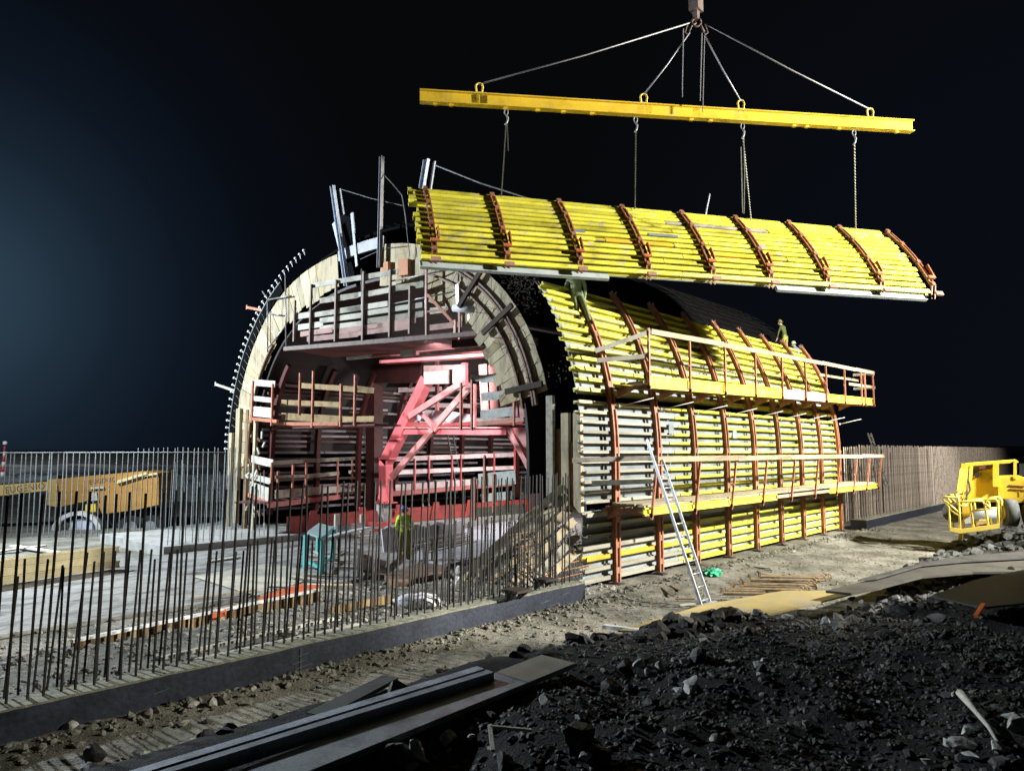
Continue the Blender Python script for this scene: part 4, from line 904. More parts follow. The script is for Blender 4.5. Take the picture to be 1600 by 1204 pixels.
for px in (749, 1006, 1088, 1158, 1360): 
    mb = MB(); c = spx(px)
    for d in ((-.12, .12) if px != 1088 else (0,)): mb.bar(c + se * d - V((0, 0, .02)), c + se * d - V((0, 0, SH - .02)), .21, .03, sn)
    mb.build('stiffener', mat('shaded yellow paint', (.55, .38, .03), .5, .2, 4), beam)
mb = MB()
for px in (680, 705, 790, 840, 880, 925, 1080, 1110, 1240, 1260, 1310, 1400): c = spx(px); mb.bar(c - V((0, 0, SH + .015)), c - V((0, 0, SH + .07)), .1, .08, sn)
mb.build('lug', CRY, beam)
SHK = []
for px in (749, 1006, 1158, 1360):
    c = spx(px); t = MB(); pts = []
    for i in range(13):
        a = -.5 + (math.pi + 1.0) * i / 12; pts.append(c + se * (.1 * math.cos(a)) + V((0, 0, .22 + .11 * math.sin(a))))
    t.tube([c + se * .075 - V((0, 0, .03))] + pts + [c - se * .075 - V((0, 0, .03))], .026, 8); t.bar(c - se * .1 + V((0, 0, .03)), c + se * .1 + V((0, 0, .03)), .08, .06); t.build('shackle', mat('yellow shackle paint', (.75, .55, .1), .5, .1, 5), beam); SHK.append(c + V((0, 0, .3)))
HK = dp(1088, 36, 20.3)
t = thing('crane_hook', HK, 'grey crane hook block with chain links at the top edge', 'crane hook')
mb = MB(); mb.bar(HK + V((0, 0, .35)), HK + V((0, 0, .9)), .32, .3, (0, 1, 0)); mb.bar(HK + V((0, 0, .1)), HK + V((0, 0, .38)), .14, .14, (0, 1, 0)); mb.build('block', mat('hook block steel', (.14, .1, .09), .6, .3, 8), t)
mb = MB(); mb.tube([HK + V((0, 0, .85)) + RT * .15, HK + V((0, 0, 2.5)) + RT * .15], .02, 5); mb.tube([HK + V((0, 0, .85)) - RT * .15, HK + V((0, 0, 2.5)) - RT * .15], .02, 5); mb.build('hoist_rope', STL, t)
mb = MB(); mb.tube([HK + RT * (.13 * math.cos(a)) + V((0, 0, .02 + .13 * math.sin(a))) for a in [i * .42 for i in range(16)]], .035, 6); mb.build('hook', mat('hook block steel', (.14, .1, .09)), t)
for sg in (-1, 1):
    mb = MB(); mb.tube([HK, HK + RT * .14 * sg - V((0, 0, .1)), HK + RT * .22 * sg - V((0, 0, .28))], .03, 6); mb.tube([HK + RT * .25 * sg - V((0, 0, .05)), HK + RT * .33 * sg - V((0, 0, .3)), HK + RT * .24 * sg - V((0, 0, .36))], .02, 5); mb.build('chain_link', MATS['hook block steel'], t)
ROPE = mat('steel sling rope', (.30, .30, .31), .5, .2, 20, metal=.3)
for q, s_, lab in ((HK - RT * .18, SHK[0], 'leftmost steel sling from hook to spreader beam'), (HK - RT * .2 - V((0, 0, .3)), SHK[1], 'second steel sling from the left, hook to spreader beam'), (HK + RT * .22 - V((0, 0, .35)), SHK[2], 'third steel sling from the left, hook to spreader beam'), (HK + RT * .3 - V((0, 0, .05)), SHK[3], 'rightmost long steel sling from hook to spreader beam')):
    mb = MB(); mb.tube([q, q.lerp(s_, .5) - V((0, 0, .05)), s_], .021, 6); tag(mb.build('sling', ROPE, loc=s_), lab, 'sling', 'steel slings above the spreader beam')
for k, (px, py, px2, py2) in enumerate(((1068, 45, 1066, 152), (1097, 52, 1094, 158), (1101, 52, 1098, 175))):
    p = dp(px, py, 20.3); q = dp(px2, py2, 20.3); mb = MB(); mb.tube([p, q], .015, 5); tag(mb.build('slack_chain', ROPE, loc=q), ['leftmost', 'middle', 'longest right'][k] + ' slack chain hanging straight down from the hook', 'chain', 'slack chains below the hook')
def top_at(px):
    lo, hi = 0, LEN
    for _ in range(40):
        m_ = (lo + hi) / 2; q = hp(.97) + e * m_ - CAM
        if CX + F_PX * q.dot(RT) / q.dot(f3) < px: lo = m_
        else: hi = m_
    return hp(.97) + e * lo + hn(.97) * .15
for k, (px, px2, lab) in enumerate(((791, 782, 'leftmost chain between spreader beam and hanging panel'), (993, 990, 'second chain from the left down to the hanging panel'), (1160, 1171, 'third chain from the left with a slack loop beside it'), (1334, 1334, 'rightmost chain between spreader beam and hanging panel'))):
    a = spx(px, -SH - .02); b = top_at(px2); t = thing('lifting_chain', a, lab, 'chain', 'chains between spreader beam and panel')
    mb = MB(); mb.tube([a + RT * (.05 * math.cos(i * .6)) + V((0, 0, -.12 + .09 * math.sin(i * .6))) for i in range(12)], .016, 6); mb.build('ring', ROPE, t)
    mb = MB(); c = a - V((0, 0, .2)); mb.tube([c, c + RT * .05 - V((0, 0, .1)), c + RT * .02 - V((0, 0, .22)), c - RT * .03 - V((0, 0, .3))], .028, 6); mb.build('hook', ROPE, t)
    mb = MB(); n = 60; c = a - V((0, 0, .45)); pts = [c.lerp(b, i / n) + RT * (.012 * (-1) ** i) for i in range(n + 1)]; mb.tube(pts, .017, 4); mb.build('chain', mat('chain steel', (.24, .24, .2), .5, .4, 30, metal=.3), t)
    if k in (0, 2):
        L = .8 if k == 0 else 2.3; mb = MB(); mb.tube([c + RT * .03, c + RT * .02 - V((0, 0, L * .5)), c - RT * .03 - V((0, 0, L)), c - RT * .07 - V((0, 0, L - .03)), c - RT * .06 - V((0, 0, .3))] if k == 2 else [c + RT * .03, c + RT * .06 - V((0, 0, L))], .016, 4); mb.build('slack_loop', MATS['chain steel'], t)
rope('dim thin wire rising behind the hanging panel', [dp(1109, 303, 24), dp(1101, 345, 24)], .03)

# ------------------------------------------------------------------ crane on the left
def frame(px, py, d, face):
    """thing root at a pixel on ground-depth d, oriented with local X along camera right turned by face"""
    return dp(px, py, d)
def lbox(mb, o, X, Y, x0, x1, y0, y1, z0, z1, mi=0):
    f = lambda x, y, z: o + X * x + Y * y + V((0, 0, z))
    return mb.hexa([f(x0, y0, z0), f(x1, y0, z0), f(x1, y1, z0), f(x0, y1, z0), f(x0, y0, z1), f(x1, y0, z1), f(x1, y1, z1), f(x0, y1, z1)], mi)
DC = 34.0
o = onz(160, 840, -.4); o = dp(160, 842, DC); GZ = o.z
CXv = (RT * math.cos(.2) + FW * math.sin(.2)).normalized(); CYv = V((-CXv.y, CXv.x, 0)); CYv = CYv if CYv.dot(FW) > 0 else -CYv
pxm = DC / F_PX
def cz(py): return (842 - py) * pxm + GZ
def cxx(px): return (px - 160) * pxm
crane = thing('mobile_crane', o, 'shaded yellow mobile crane with lettered boom behind the left rebars', 'crane')
m = MB()
def poly_e(mb, pts, y0, y1, mi=0): mb.prism([o + CXv * cxx(a) + CYv * y0 + V((0, 0, cz(b) - GZ)) for a, b in pts], CYv * (y1 - y0), mi)
poly_e(m, [(86, 750), (214, 738), (238, 741), (240, 790), (205, 798), (160, 803), (150, 780), (98, 792), (86, 786)], -.2, 2.2); m.build('superstructure', ORG, crane)
m = MB(); poly_e(m, [(84, 750), (94, 749), (97, 770), (100, 792), (84, 788)], -.3, -.2); m.build('cab_edge', mat('light amber paint', (.55, .36, .10), .45, .15, 2), crane)
m = MB(); poly_e(m, [(180, 752), (222, 739), (222, 743), (180, 757)], -.34, -.21); poly_e(m, [(214, 744), (238, 740), (238, 743), (214, 747)], -.3, -.21); m.build('jib_bar', mat('pale yellow bar', (.8, .65, .3), .5, .1, 4), crane)
m = MB(); poly_e(m, [(-260, 792), (0, 757), (86, 751), (86, 766), (0, 776), (-260, 818)], .5, 1.2); boom = m.build('boom', mat('pale boom paint', (.72, .50, .16), .5, .15, 2), crane)
m = MB(); poly_e(m, [(0, 751), (86, 744.5), (86, 750.5), (0, 756.5)], .4, 1.3); m.build('boom_top', mat('grey boom top', (.12, .14, .16), .5, .2, 4), crane)
m = MB(); poly_e(m, [(95, 800), (240, 800), (240, 824), (95, 824)], .2, 2.2); m.build('chassis', RUB, crane)
for a in (112, 150, 200, 228):
    m = MB(); m.disc(o + CXv * cxx(a) + CYv * .1 + V((0, 0, .5)), CYv, .55, .45, 20); wh = m.build('wheel', RUB, crane); m = MB(); m.disc(o + CXv * cxx(a) + CYv * -.14 + V((0, 0, .5)), CYv, .3, .05, 14); m.build('rim', WHT if a < 160 else STL, wh)
m = MB()
for i in range(10):
    a0 = math.pi * i / 10; a1 = math.pi * (i + 1) / 10; c = o + CXv * cxx(128) + V((0, 0, .45)); r_ = .85
    m.prism([c + CXv * (r_ * math.cos(a0)) * 1.2 + V((0, 0, r_ * math.sin(a0))), c + CXv * (r_ * math.cos(a1)) * 1.2 + V((0, 0, r_ * math.sin(a1))), c + CXv * (r_ * .8 * math.cos(a1)) * 1.2 + V((0, 0, r_ * .8 * math.sin(a1))), c + CXv * (r_ * .8 * math.cos(a0)) * 1.2 + V((0, 0, r_ * .8 * math.sin(a0)))], -CYv * .5)
m.build('mudguard', WHP, crane)
m = MB(); poly_e(m, [(118, 812), (148, 806), (150, 836), (120, 838)], -.3, -.1); m.build('white_panel', mat('bluish white panel', (.6, .65, .78), .5, .1, 3), crane)
m = MB(); poly_e(m, [(138, 788), (152, 787), (153, 799), (138, 800)], -.4, -.22); m.build('lamp_box', CRY, crane); m = MB(); poly_e(m, [(143, 762), (161, 761), (161, 764), (143, 765)], -.3, -.21); poly_e(m, [(146, 770), (152, 770), (154, 782), (142, 783)], -.32, -.21); m.build('fitting', WHT, crane)
def text(body, size, org, X, Z, parent, m, name='lettering', sx=1.0):
    c = bpy.data.curves.new(name, 'FONT'); c.body = body; c.size = size; c.extrude = .004; c.materials.append(m); c.space_character = 1.15
    tb = bpy.data.objects.new('tmp_text', c); COL.objects.link(tb); bpy.context.view_layer.update()
    me = bpy.data.meshes.new_from_object(tb.evaluated_get(bpy.context.evaluated_depsgraph_get())); bpy.data.objects.remove(tb)
    ob = bpy.data.objects.new(name, me); COL.objects.link(ob); Yn = X.cross(Z)   # normal
    M = Matrix(((X.x, Z.x, Yn.x, 0), (X.y, Z.y, Yn.y, 0), (X.z, Z.z, Yn.z, 0), (0, 0, 0, 1))); ob.parent = parent
    ob.matrix_basis = Matrix.Translation(org - parent_loc(parent)) @ M @ Matrix.Diagonal((sx, 1, 1, 1)); return ob
bx = (CXv * (86 - 0) * pxm + V((0, 0, (776 - 766) * pxm))).normalized(); bz = CYv.cross(bx) * -1; bz = bz if bz.z > 0 else -bz
text('EUGENIO', .42, o + CXv * cxx(15) + CYv * .495 + V((0, 0, cz(771.5) - GZ)), bx, bz, crane, LETT, sx=.82)
text('EUGENIO  F.LLI' if False else 'EUGENIO', .3, o + CXv * cxx(140) + CYv * -.205 + V((0, 0, cz(758) - GZ)), bx, bz, crane, LETT, sx=.8)

# red-white signal post at the left edge
t = thing('barrier_post', dp(6, 745, 36), 'red and white banded post with round lamp, at the far left', 'post')
for i in range(6):
    a = dp(4 + i * .6, 745 - i * 8, 36); b = dp(4 + (i + 1) * .6, 745 - (i + 1) * 8, 36); mb = MB(); mb.tube([a, b], .1 - .01 * i, 8); mb.build('band', REDW if i % 2 else WHP, t)
mb = MB(); c = dp(8, 692, 36); mb.tube([c - V((0, 0, .1)), c - V((0, 0, .05)), c + V((0, 0, .06)), c + V((0, 0, .1))], [.03, .1, .1, .02], 10); mb.build('lamp_head', WHP, t)
# far terraces on the left
mb = MB(); fx = [(-260 + i * 25) for i in range(34)]
tp = [(dp(x, 741 + 2.5 * math.sin(x * .13) + 1.5 * math.sin(x * .37), 52), dp(x, 728 + 1.5 * math.sin(x * .05), 62)) for x in fx]
mb.ribbon([V((a.x, a.y, -.2)) for a, b in tp], [a for a, b in tp], [b for a, b in tp], [V((b.x, b.y, -.2)) for a, b in tp]); tag(mb.build('terrain_bank', mat('pale rocky bank', (.30, .32, .32), .9, .5, 1.2, bump=.8, fine=6)), 'pale rocky bank beyond the crane', None, None, 'structure')
mb = MB(); tp = [(dp(x, 727 - (2 if x < 250 else 0) + .8 * math.sin(x * .21), 66), dp(x, 703 + 5 * sstep((x - 0) / 500) + 1.2 * math.sin(x * .03), 95)) for x in fx]
mb.ribbon([V((a.x, a.y, -.2)) for a, b in tp], [a for a, b in tp], [b for a, b in tp], [V((b.x, b.y, -.2)) for a, b in tp]); tag(mb.build('hill_left', mat('dim brown slope', (.2, .19, .165), .95, .35, .3, bump=.5, fine=3)), 'dim brown slope at the horizon on the left', None, None, 'structure')
mb = MB(); fx = [1290 + i * 20 for i in range(26)]
tp = [(dp(x, 722, 85), dp(x, 698 - 2.2 * math.sin((x - 1290) / 110) + .6 * math.sin(x * .3), 96), dp(x, 705, 120)) for x in fx]
mb.ribbon([V((a.x, a.y, -.2)) for a, b, c in tp], [a for a, b, c in tp], [b for a, b, c in tp], [V((c.x, c.y, -.2)) for a, b, c in tp]); tag(mb.build('hill_right', mat('black far slope', (.05, .05, .055), .95, .3, .2, bump=.3)), 'low dark slope at the horizon on the right', None, None, 'structure')

# ------------------------------------------------------------------ timber beam stack (left)
A0 = onz(-40, 921, .12); A1 = onz(182, 888, .12); ad = (A1 - A0).normalized(); an = V((-ad.y, ad.x, 0)); an = an if an.dot(FW) > 0 else -an
L = (A1 - A0).length
for i in range(3):
    for j in range(2):
        p = A0 + an * (j * .26) + V((0, 0, .03 + i * .21)) + ad * R.uniform(-.1, .05); mb = MB(); mb.ibeam(p, p + ad * (L + R.uniform(-.1, .12)), (0, 0, 1), .2, .09, .045, .03)
        tag(mb.build('timber_beam', mat('stored yellow beam', (.46, .40, .23), .6, .2, 1.5), loc=p), 'yellowish timber beam stacked three high on the floor at the left', 'timber beam', 'timber beams stacked at the left')
for k, (a, b, z, lab) in enumerate((((20, 852), (100, 864), .1, 'pale board lying askew behind the beam stack'), ((325, 877), (372, 870), .12, 'thin white board on the slab before the far footing'), ((-10, 882 - 20), (70, 870 - 18), .1, 'flat board left of the beam stack under the rebars'))):
    mb = MB(); p, q = onz(*a, z), onz(*b, z); mb.bar(p, q, .25, .05); tag(mb.build('board', WHT, loc=p), lab, 'board')

# ------------------------------------------------------------------ clutter between the kerb and the tunnel mouth
P0, P1 = onz(112, 1003, .42), onz(500, 922, .42)
t = thing('edge_form', (P0 + P1) / 2 - V((0, 0, .4)), 'long brown edge form with white capping strip on the floor', 'edge form')
mb = MB(); mb.bar(P0 - V((0, 0, .2)), P1 - V((0, 0, .2)), .05, .4); mb.build('board', BRN, t)
mb = MB(); mb.bar(P0 + V((0, 0, .02)), P1 + V((0, 0, .02)), .09, .05); mb.build('capping', WHP, t)
dd = (P1 - P0); 
for i in range(24): 
    mb = MB(); c = P0 + dd * ((i + .5) / 24) - V((0, .06, 0)); mb.bar(c - V((0, 0, .4)), c, .1, .05, (0, 1, 0)); mb.build('stud', mat('tan stud timber', (.36, .27, .16), .8, .3, 4), t)
for k, (a, b, lab) in enumerate((((250, 1028), (520, 966), 'upper of two pale battens lying along the kerb'), ((305, 1031), (565, 974), 'lower of two pale battens lying along the kerb'))):
    p, q = onz(*a, .46), onz(*b, .46); mb = MB(); mb.bar(p, q, .07, .05); tag(mb.build('batten', WHT, loc=p), lab, 'batten')
def slab_px(pts, z, th, m, name, label, cat, kind=None):
    mb = MB(); mb.prism([onz(*p, z) for p in pts], (0, 0, th)); return tag(mb.build(name, m), label, cat, None, kind)
slab_px([(400, 952), (495, 932), (500, 925), (470, 923), (412, 940)], .3, .16, ORA, 'orange_board', 'orange board lying on top of the brown edge form', 'board')
slab_px([(330, 966), (352, 962), (354, 957), (334, 960)], .36, .08, ORA, 'orange_board', 'small orange scrap at the left end of the edge form', 'board')
a, b = onz(515, 985, .05), onz(612, 962, .05); mb = MB(); mb.bar(a + V((0, 0, .22)), b + V((0, 0, .22)), .03, .46); tag(mb.build('plywood_sheet', mat('stained brown plywood', (.3, .2, .09), .6, .35, 2)), 'stained brown plywood sheet standing on edge behind the rebars', 'panel')
slab_px([(300, 900), (420, 880), (480, 890), (490, 903), (400, 930), (380, 925)], .1, .012, mat('pale spilled mortar', (.5, .48, .4), .9, .25, 2), 'mortar_patch', 'pale mortar spill on the floor beside the turquoise trestle', 'patch', 'stuff')
slab_px([(690, 832), (785, 815), (812, 812), (790, 845), (760, 868), (690, 884), (640, 872)], .1, .02, CONB, 'blinding_slab', 'bluish smooth concrete patch in the tunnel mouth', 'slab')
# white upstand / sheet along the patch
a, b = onz(600, 862, .1), onz(728, 846, .1); mb = MB()
pts = [a.lerp(b, i / 10) for i in range(11)]
mb.ribbon([p for p in pts], [p + V((0, .05, 0)) for p in pts], [p + V((0, .2, .75 + .08 * math.sin(i * 2.1))) for i, p in enumerate(pts)], [p + V((0, .15, .75 + .08 * math.sin(i * 2.1))) for i, p in enumerate(pts)]); tag(mb.build('plastic_sheet', WPL), 'white plastic sheet draped over a low form behind the standing worker', 'sheet')
# teal trestle
c = onz(478, 892, .05); t = thing('trestle', c, 'turquoise trestle with pale top at the slab edge', 'trestle')
def P(px, py, z): return onz(px, py, z)
l1, l2, l3 = onz(477, 892, .0), onz(502, 905, .0), onz(520, 880, 0)
for l in (l1, l2, l3, l3 + (l1 - l2)): mb = MB(); mb.bar(l, l + V((0, 0, 1.05)), .13, .1, (0, 1, 0)); mb.build('leg', TEAL, t)
mb = MB(); mb.bar(l1 + V((0, 0, .3)), l2 + V((0, 0, .3)), .05, .08); mb.bar(l2 + V((0, 0, .3)), l3 + V((0, 0, .3)), .05, .08); mb.bar(l2 + V((0, 0, 1.02)), l3 + V((0, 0, 1.02)), .05, .3); mb.build('brace', TEAL, t)
mb = MB(); mb.prism([q + V((0, 0, 1.08)) for q in (l1, l2, l3, l3 + (l1 - l2))], (0, 0, .05)); mb.build('top', mat('pale teal top', (.35, .5, .5), .5, .2, 3), t)
q = onz(575, 868, 0); mb = MB(); mb.bar(l2 + V((0, 0, 1.12)), V((q.x, q.y, .95)), .25, .04); tag(mb.build('plank', mat('bluish pale plank', (.5, .55, .58), .7, .2, 3)), 'pale bluish plank running from the turquoise trestle to the right', 'plank')
for k, (px, y0, y1, w, lab) in enumerate(((560, 902, 858, .1, 'left white upright post between trestle and worker'), (584, 908, 872, .08, 'short white upright post left of the worker'), (645, 890, 858, .12, 'pale upright post just right of the worker'), (663, 888, 850, .14, 'broad pale upright right of the worker'), (675, 878, 845, .1, 'olive upright post beside the broad pale one'))):
    p = onz(px, y0, .05); d = (p - CAM).dot(FW); mb = MB(); mb.bar(p, p + V((0, 0, (y0 - y1) * d / F_PX)), w, w * .5, RT); tag(mb.build('upright_post', WPL if k < 4 else OLV, loc=p), lab, 'post')
# white bag
c = onz(655, 942, .42); t = MB()
bm = bmesh.new(); bmesh.ops.create_icosphere(bm, subdivisions=3, radius=1)
for v in bm.verts: v.co = V((v.co.x * .5, v.co.y * .26, v.co.z * .2)) * (1 + .28 * noise.noise(v.co * 3))
t.add([c + V((v.co.x * RT.x - v.co.y * RT.y, v.co.x * RT.y + v.co.y * RT.x, v.co.z)) for v in bm.verts], [[v.index for v in f.verts] for f in bm.faces], 0, True); bm.free()
tag(t.build('plastic_bag', WPL, loc=c), 'crumpled white plastic bag lying behind the rebars', 'bag')
c = onz(1113, 895, .12); t = MB(); bm = bmesh.new(); bmesh.ops.create_icosphere(bm, subdivisions=3, radius=1)
for v in bm.verts: v.co = V((v.co.x * .3, v.co.y * .22, v.co.z * .13)) * (1 + .5 * noise.noise(v.co * 3.2))
t.add([c + v.co for v in bm.verts], [[v.index for v in f.verts] for f in bm.faces], 0, False); bm.free(); tag(t.build('netting', GRN, loc=c), 'crumpled green netting on the ground right of the ladder', 'netting')
# brown dark spoil by the worker and loose rods
slab_px([(600, 905), (650, 888), (700, 890), (690, 902), (610, 922)], .1, .14, mat('brown earth clod', (.2, .13, .09), .9, .4, 3, bump=.6), 'earth_heap', 'low brown earth heap in front of the worker', 'earth heap')
for i in range(7):
    a = onz(640 + i * 4, 846 + i * 3, .5); b = onz(725 + i * 3, 830 + i * 2.5, .5); mb = MB(); mb.tube([a, b], .025, 6); tag(mb.build('steel_rod', BARR if i % 2 else WHT, loc=a), 'long rod lying right of the worker over the slab', 'rod', 'rods lying right of the worker')
for i in range(16):
    px, py = R.uniform(400, 740), R.uniform(860, 925); p = onz(px, py, .16); mb = MB(); a = R.uniform(0, 3.1); mb.bar(p, p + V((math.cos(a), math.sin(a), 0)) * R.uniform(.5, 1.6), R.uniform(.06, .16), .04)
    tag(mb.build('scrap_board', R.choice((WHT, BEIGE, BRN, GREYW)), loc=p), 'scrap board strewn on the floor of the tunnel mouth', 'board', 'scrap boards in the tunnel mouth')
# cradle of pipes near the far footing
c = onz(545, 835, .4); t = thing('pipe_rack', c, 'small rack of grey pipes on the far footing', 'pipe rack')
for i in range(5): mb = MB(); p = onz(526, 832 - i * 2.6, .5 + i * .09); q = onz(566, 827 - i * 2.6, .5 + i * .09); mb.tube([p, q], .03, 6); mb.build('pipe', STL, t)
for px in (526, 566): mb = MB(); p = onz(px, 834, .35); mb.bar(p, p + V((0, 0, .75)), .2, .1, (0, 1, 0)); mb.build('rack_end', WHT, t)
for i, (px, py) in enumerate(((582, 828), (595, 822), (575, 818), (608, 830))):
    p = onz(px, py, .45); mb = MB(); mb.bar(p, p + V((.5, -.5, .35 * (i % 2))), .12, .14); tag(mb.build('red_jack', MATS['base girder red paint'], loc=p), 'red jack component lying by the portal leg', 'jack', 'red jack components at the portal leg')

# ------------------------------------------------------------------ foreground sheets and boards
def sheet(pts, z, th, m, name, label, cat, tilt=None):
    mb = MB(); P = [onz(p[0], p[1], z if len(p) < 3 else p[2]) for p in pts]; mb.prism(P, (0, 0, -th)); return tag(mb.build(name, m), label, cat)
sheet([(17, 1259), (745, 1040), (757, 1044), (50, 1259)], 1.31, .1, mat('bluish lit sheet', (.5, .54, .62), .6, .35, 3, bump=.05), 'long_board', 'thin bluish board at the back of the pair of long foreground beams', 'board')  # grazing left light put into the colour of both long boards
sheet([(56, 1259), (759, 1045), (772, 1049), (92, 1259)], 1.30, .11, mat('slate lit sheet', (.40, .44, .5), .6, .35, 3, bump=.05), 'long_board', 'darker board lying close along the thin bluish one in the foreground', 'board')
sheet([(225, 1259), (845, 1023), (898, 1036), (345, 1259)], 1.22, .05, DWOOD, 'wide_sheet', 'wide dark shuttering sheet in front, running down to the bottom edge', 'sheet')
sheet([(776, 1049), (846, 1022), (899, 1035), (826, 1065)], 1.232, .009, GPLY, 'end_sheet', 'olive grey square end sheet on the wide dark sheet', 'sheet')
sheet([(478, 1112), (598, 1054), (622, 1058), (508, 1118)], 1.12, .04, mat('greenish grey board', (.12, .13, .12), .6, .25, 4), 'short_board', 'short greenish board poking out behind the long sheet', 'board')
sheet([(965, 984, .36), (1045, 988, .4), (1200, 960, .42), (1352, 922, .42), (1225, 922, .42), (1100, 944, .42)], .4, .03, LWOOD, 'yellow_sheet', 'long yellow brown plywood sheet on the edge between path and rubble', 'sheet')
a, b = onz(944, 978, .3), onz(1030, 989, .38); mb = MB(); mb.bar(a, b, .12, .07); tag(mb.build('white_batten', WHP, loc=a), 'white batten under the left end of the yellow brown sheet', 'batten')
sheet([(1290, 922), (1360, 905), (1440, 884), (1520, 877), (1610, 872), (1610, 892), (1520, 893), (1440, 900), (1370, 918), (1330, 926)], .62, .05, mat('olive strip board', (.075, .072, .06), .6, .25, 2), 'curved_board', 'curved olive board sweeping to the right picture edge', 'board')
sheet([(1340, 905), (1430, 881), (1500, 868), (1610, 860), (1610, 870), (1500, 876), (1440, 882), (1370, 902)], .7, .04, mat('grey strip board', (.06, .06, .06), .6, .25, 2), 'curved_board', 'upper grey curved board behind the olive one', 'board')
sheet([(1455, 930), (1520, 906), (1615, 886), (1615, 940), (1536, 948)], .95, .03, mat('dim slate sheet', (.035, .04, .042), .5, .3, 2), 'slate_sheet', 'dim slate sheet on the rubble at the right edge', 'sheet')
a, b = onz(1525, 962, 1.0), onz(1537, 944, 1.1); mb = MB(); mb.bar(a, b, .06, .05); tag(mb.build('orange_stake', ORA, loc=a), 'short orange stake leaning by the slate sheet', 'stake')
pts = [onz(1500, 1082, 1.5), onz(1524, 1110, 1.48), onz(1545, 1135, 1.45), onz(1560, 1160, 1.42)]; mb = MB(); mb.tube(pts, [.035, .022, .018, .014], 6); tag(mb.build('bent_pipe', WHT, loc=pts[0]), 'thin pale bent strip lying on the rubble at right', 'pipe')
for k, (a, b) in enumerate((((765, 1132), (770, 1172)), ((765, 1134), (830, 1140)), ((1372, 1095), (1380, 1102)))):
    p, q = onz(*a, 1.36), onz(*b, 1.3); mb = MB(); mb.bar(p, q, .03, .02); tag(mb.build('pale_strip', WHT, loc=p), 'thin pale strip glinting in the black rubble', 'strip', 'pale strips in the rubble')

# ribbed track strip on the near path
mb = MB(); ta, tb = onz(190, 1192, .1), onz(640, 1062, .1); td = (tb - ta); tl = td.length; td.normalize(); tn = V((-td.y, td.x, 0)); i = 0
while i * .13 < tl:
    c = ta + td * (i * .13); c.z = hgt(c.x, c.y, False) + .035; w_ = .26 + .03 * math.sin(i); sk_ = td * .12
    mb.bar(c - tn * w_ - sk_, c + tn * w_ + sk_, .07, .045 + .01 * math.sin(i * 2.3)); i += 1
tag(mb.build('ribbed_track', mat('dried olive mud ribs', (.30, .29, .17), .9, .35, 5, bump=.5)), 'ribbed olive mud track running along the near path', 'track')
# bundle of short U bars
for i in range(30):
    row = i // 6; a = onz(1132 + row * 14 + R.uniform(-3, 3), 927 - row * 7 + R.uniform(-2, 2), .1 + .03 * (i % 6)); d = (RT * .97 + FW * -.12 + FW * R.uniform(-.05, .05)).normalized(); l = 1.75 + R.uniform(-.15, .1)
    mb = MB(); b = a + d * l; mb.tube([a + V((0, .06, .12)), a + V((0, 0, .1)), a, b, b + V((0, .02, .08)), b + V((0, .08, .1))], .02, 5)
    tag(mb.build('bent_bar', mat('tan rusty bar', (.42, .30, .17), .8, .3, 9), loc=a), 'short hooked rusty bar in the pile on the path', 'bar', 'short hooked bars piled on the path')
c = onz(1215, 928, .1)
for i, (a, b) in enumerate((((1055, 935), (1085, 935)), ((1062, 945), (1090, 942)), ((1048, 915), (1062, 922)), ((1180, 885), (1205, 888)), ((1030, 915), (1050, 930)))):
    p, q = onz(*a, .06), onz(*b, .06); mb = MB(); mb.bar(p, q, .05, .03); tag(mb.build('stick', GREYW if i % 2 else BRN, loc=p), 'thin stick lying on the path near the ladder', 'stick', 'thin sticks on the path')

# ------------------------------------------------------------------ yellow lift at right
DL = 25.5
lo_ = dp(1552, 825, DL); lo_.z = 0
LY = ray(1545, 705); LY.z = 0; LY.normalize(); LX = V((LY.y, -LY.x, 0))
lo_ = dp(1545, 825, DL); lo_.z = 0
pm = DL / F_PX
lift = thing('boom_lift', lo_, 'yellow boom lift with open cage basket at the right edge', 'boom lift')
zL = lambda py: (705 - py) * pm + 3.5
def lp(px, py, y=0):
    r = ray(px, py); P_ = lo_ + LY * y; return CAM + r * ((P_ - CAM).dot(LY) / r.dot(LY))
def lpoly(pts, y0, y1, m, name, parent=None): mb = MB(); mb.prism([lp(a, b, y0) for a, b in pts], LY * (y1 - y0)); return mb.build(name, m, parent or lift)
lpoly([(1512, 750), (1532, 735), (1560, 730), (1560, 784), (1512, 784)], .8, 2.6, CRY, 'engine_cover')
body = lpoly([(1560, 745), (1592, 744), (1612, 750), (1618, 784), (1560, 786)], .7, 2.8, CRY, 'counterweight')
lpoly([(1507, 724), (1588, 718), (1592, 722), (1508, 728)], .7, 2.6, CRY, 'roof')
for (a, b, w) in (((1508, 724), (1502, 785), .22), ((1518, 726), (1514, 785), .1), ((1556, 724), (1556, 760), .18), ((1586, 720), (1586, 748), .09)):
    mb = MB(); mb.bar(lp(*a, .7), lp(*b, .7), w, w * .7, LY); mb.build('cab_post', CRY, lift)
lpoly([(1520, 729), (1553, 726), (1553, 738), (1532, 744), (1520, 752)], 1.6, 1.65, mat('tan cab wall', (.4, .3, .1), .6, .2, 4), 'cab_wall')
mb = MB(); mb.bar(lp(1524, 740, .75), lp(1529, 744, .75), .12, .16); mb.tube([lp(1520, 730, .75), lp(1525, 740, .75)], .02, 5); mb.build('mirror', RUB, lift)
lpoly([(1593, 724), (1612, 723), (1612, 742), (1593, 743)], .95, 1.0, GLS, 'cab_window'); mb = MB(); mb.tube([lp(1512, 745, .72), lp(1516, 765, .6), lp(1508, 780, .4), lp(1504, 790, .0)], .03, 6); mb.build('hose', RUB, lift)
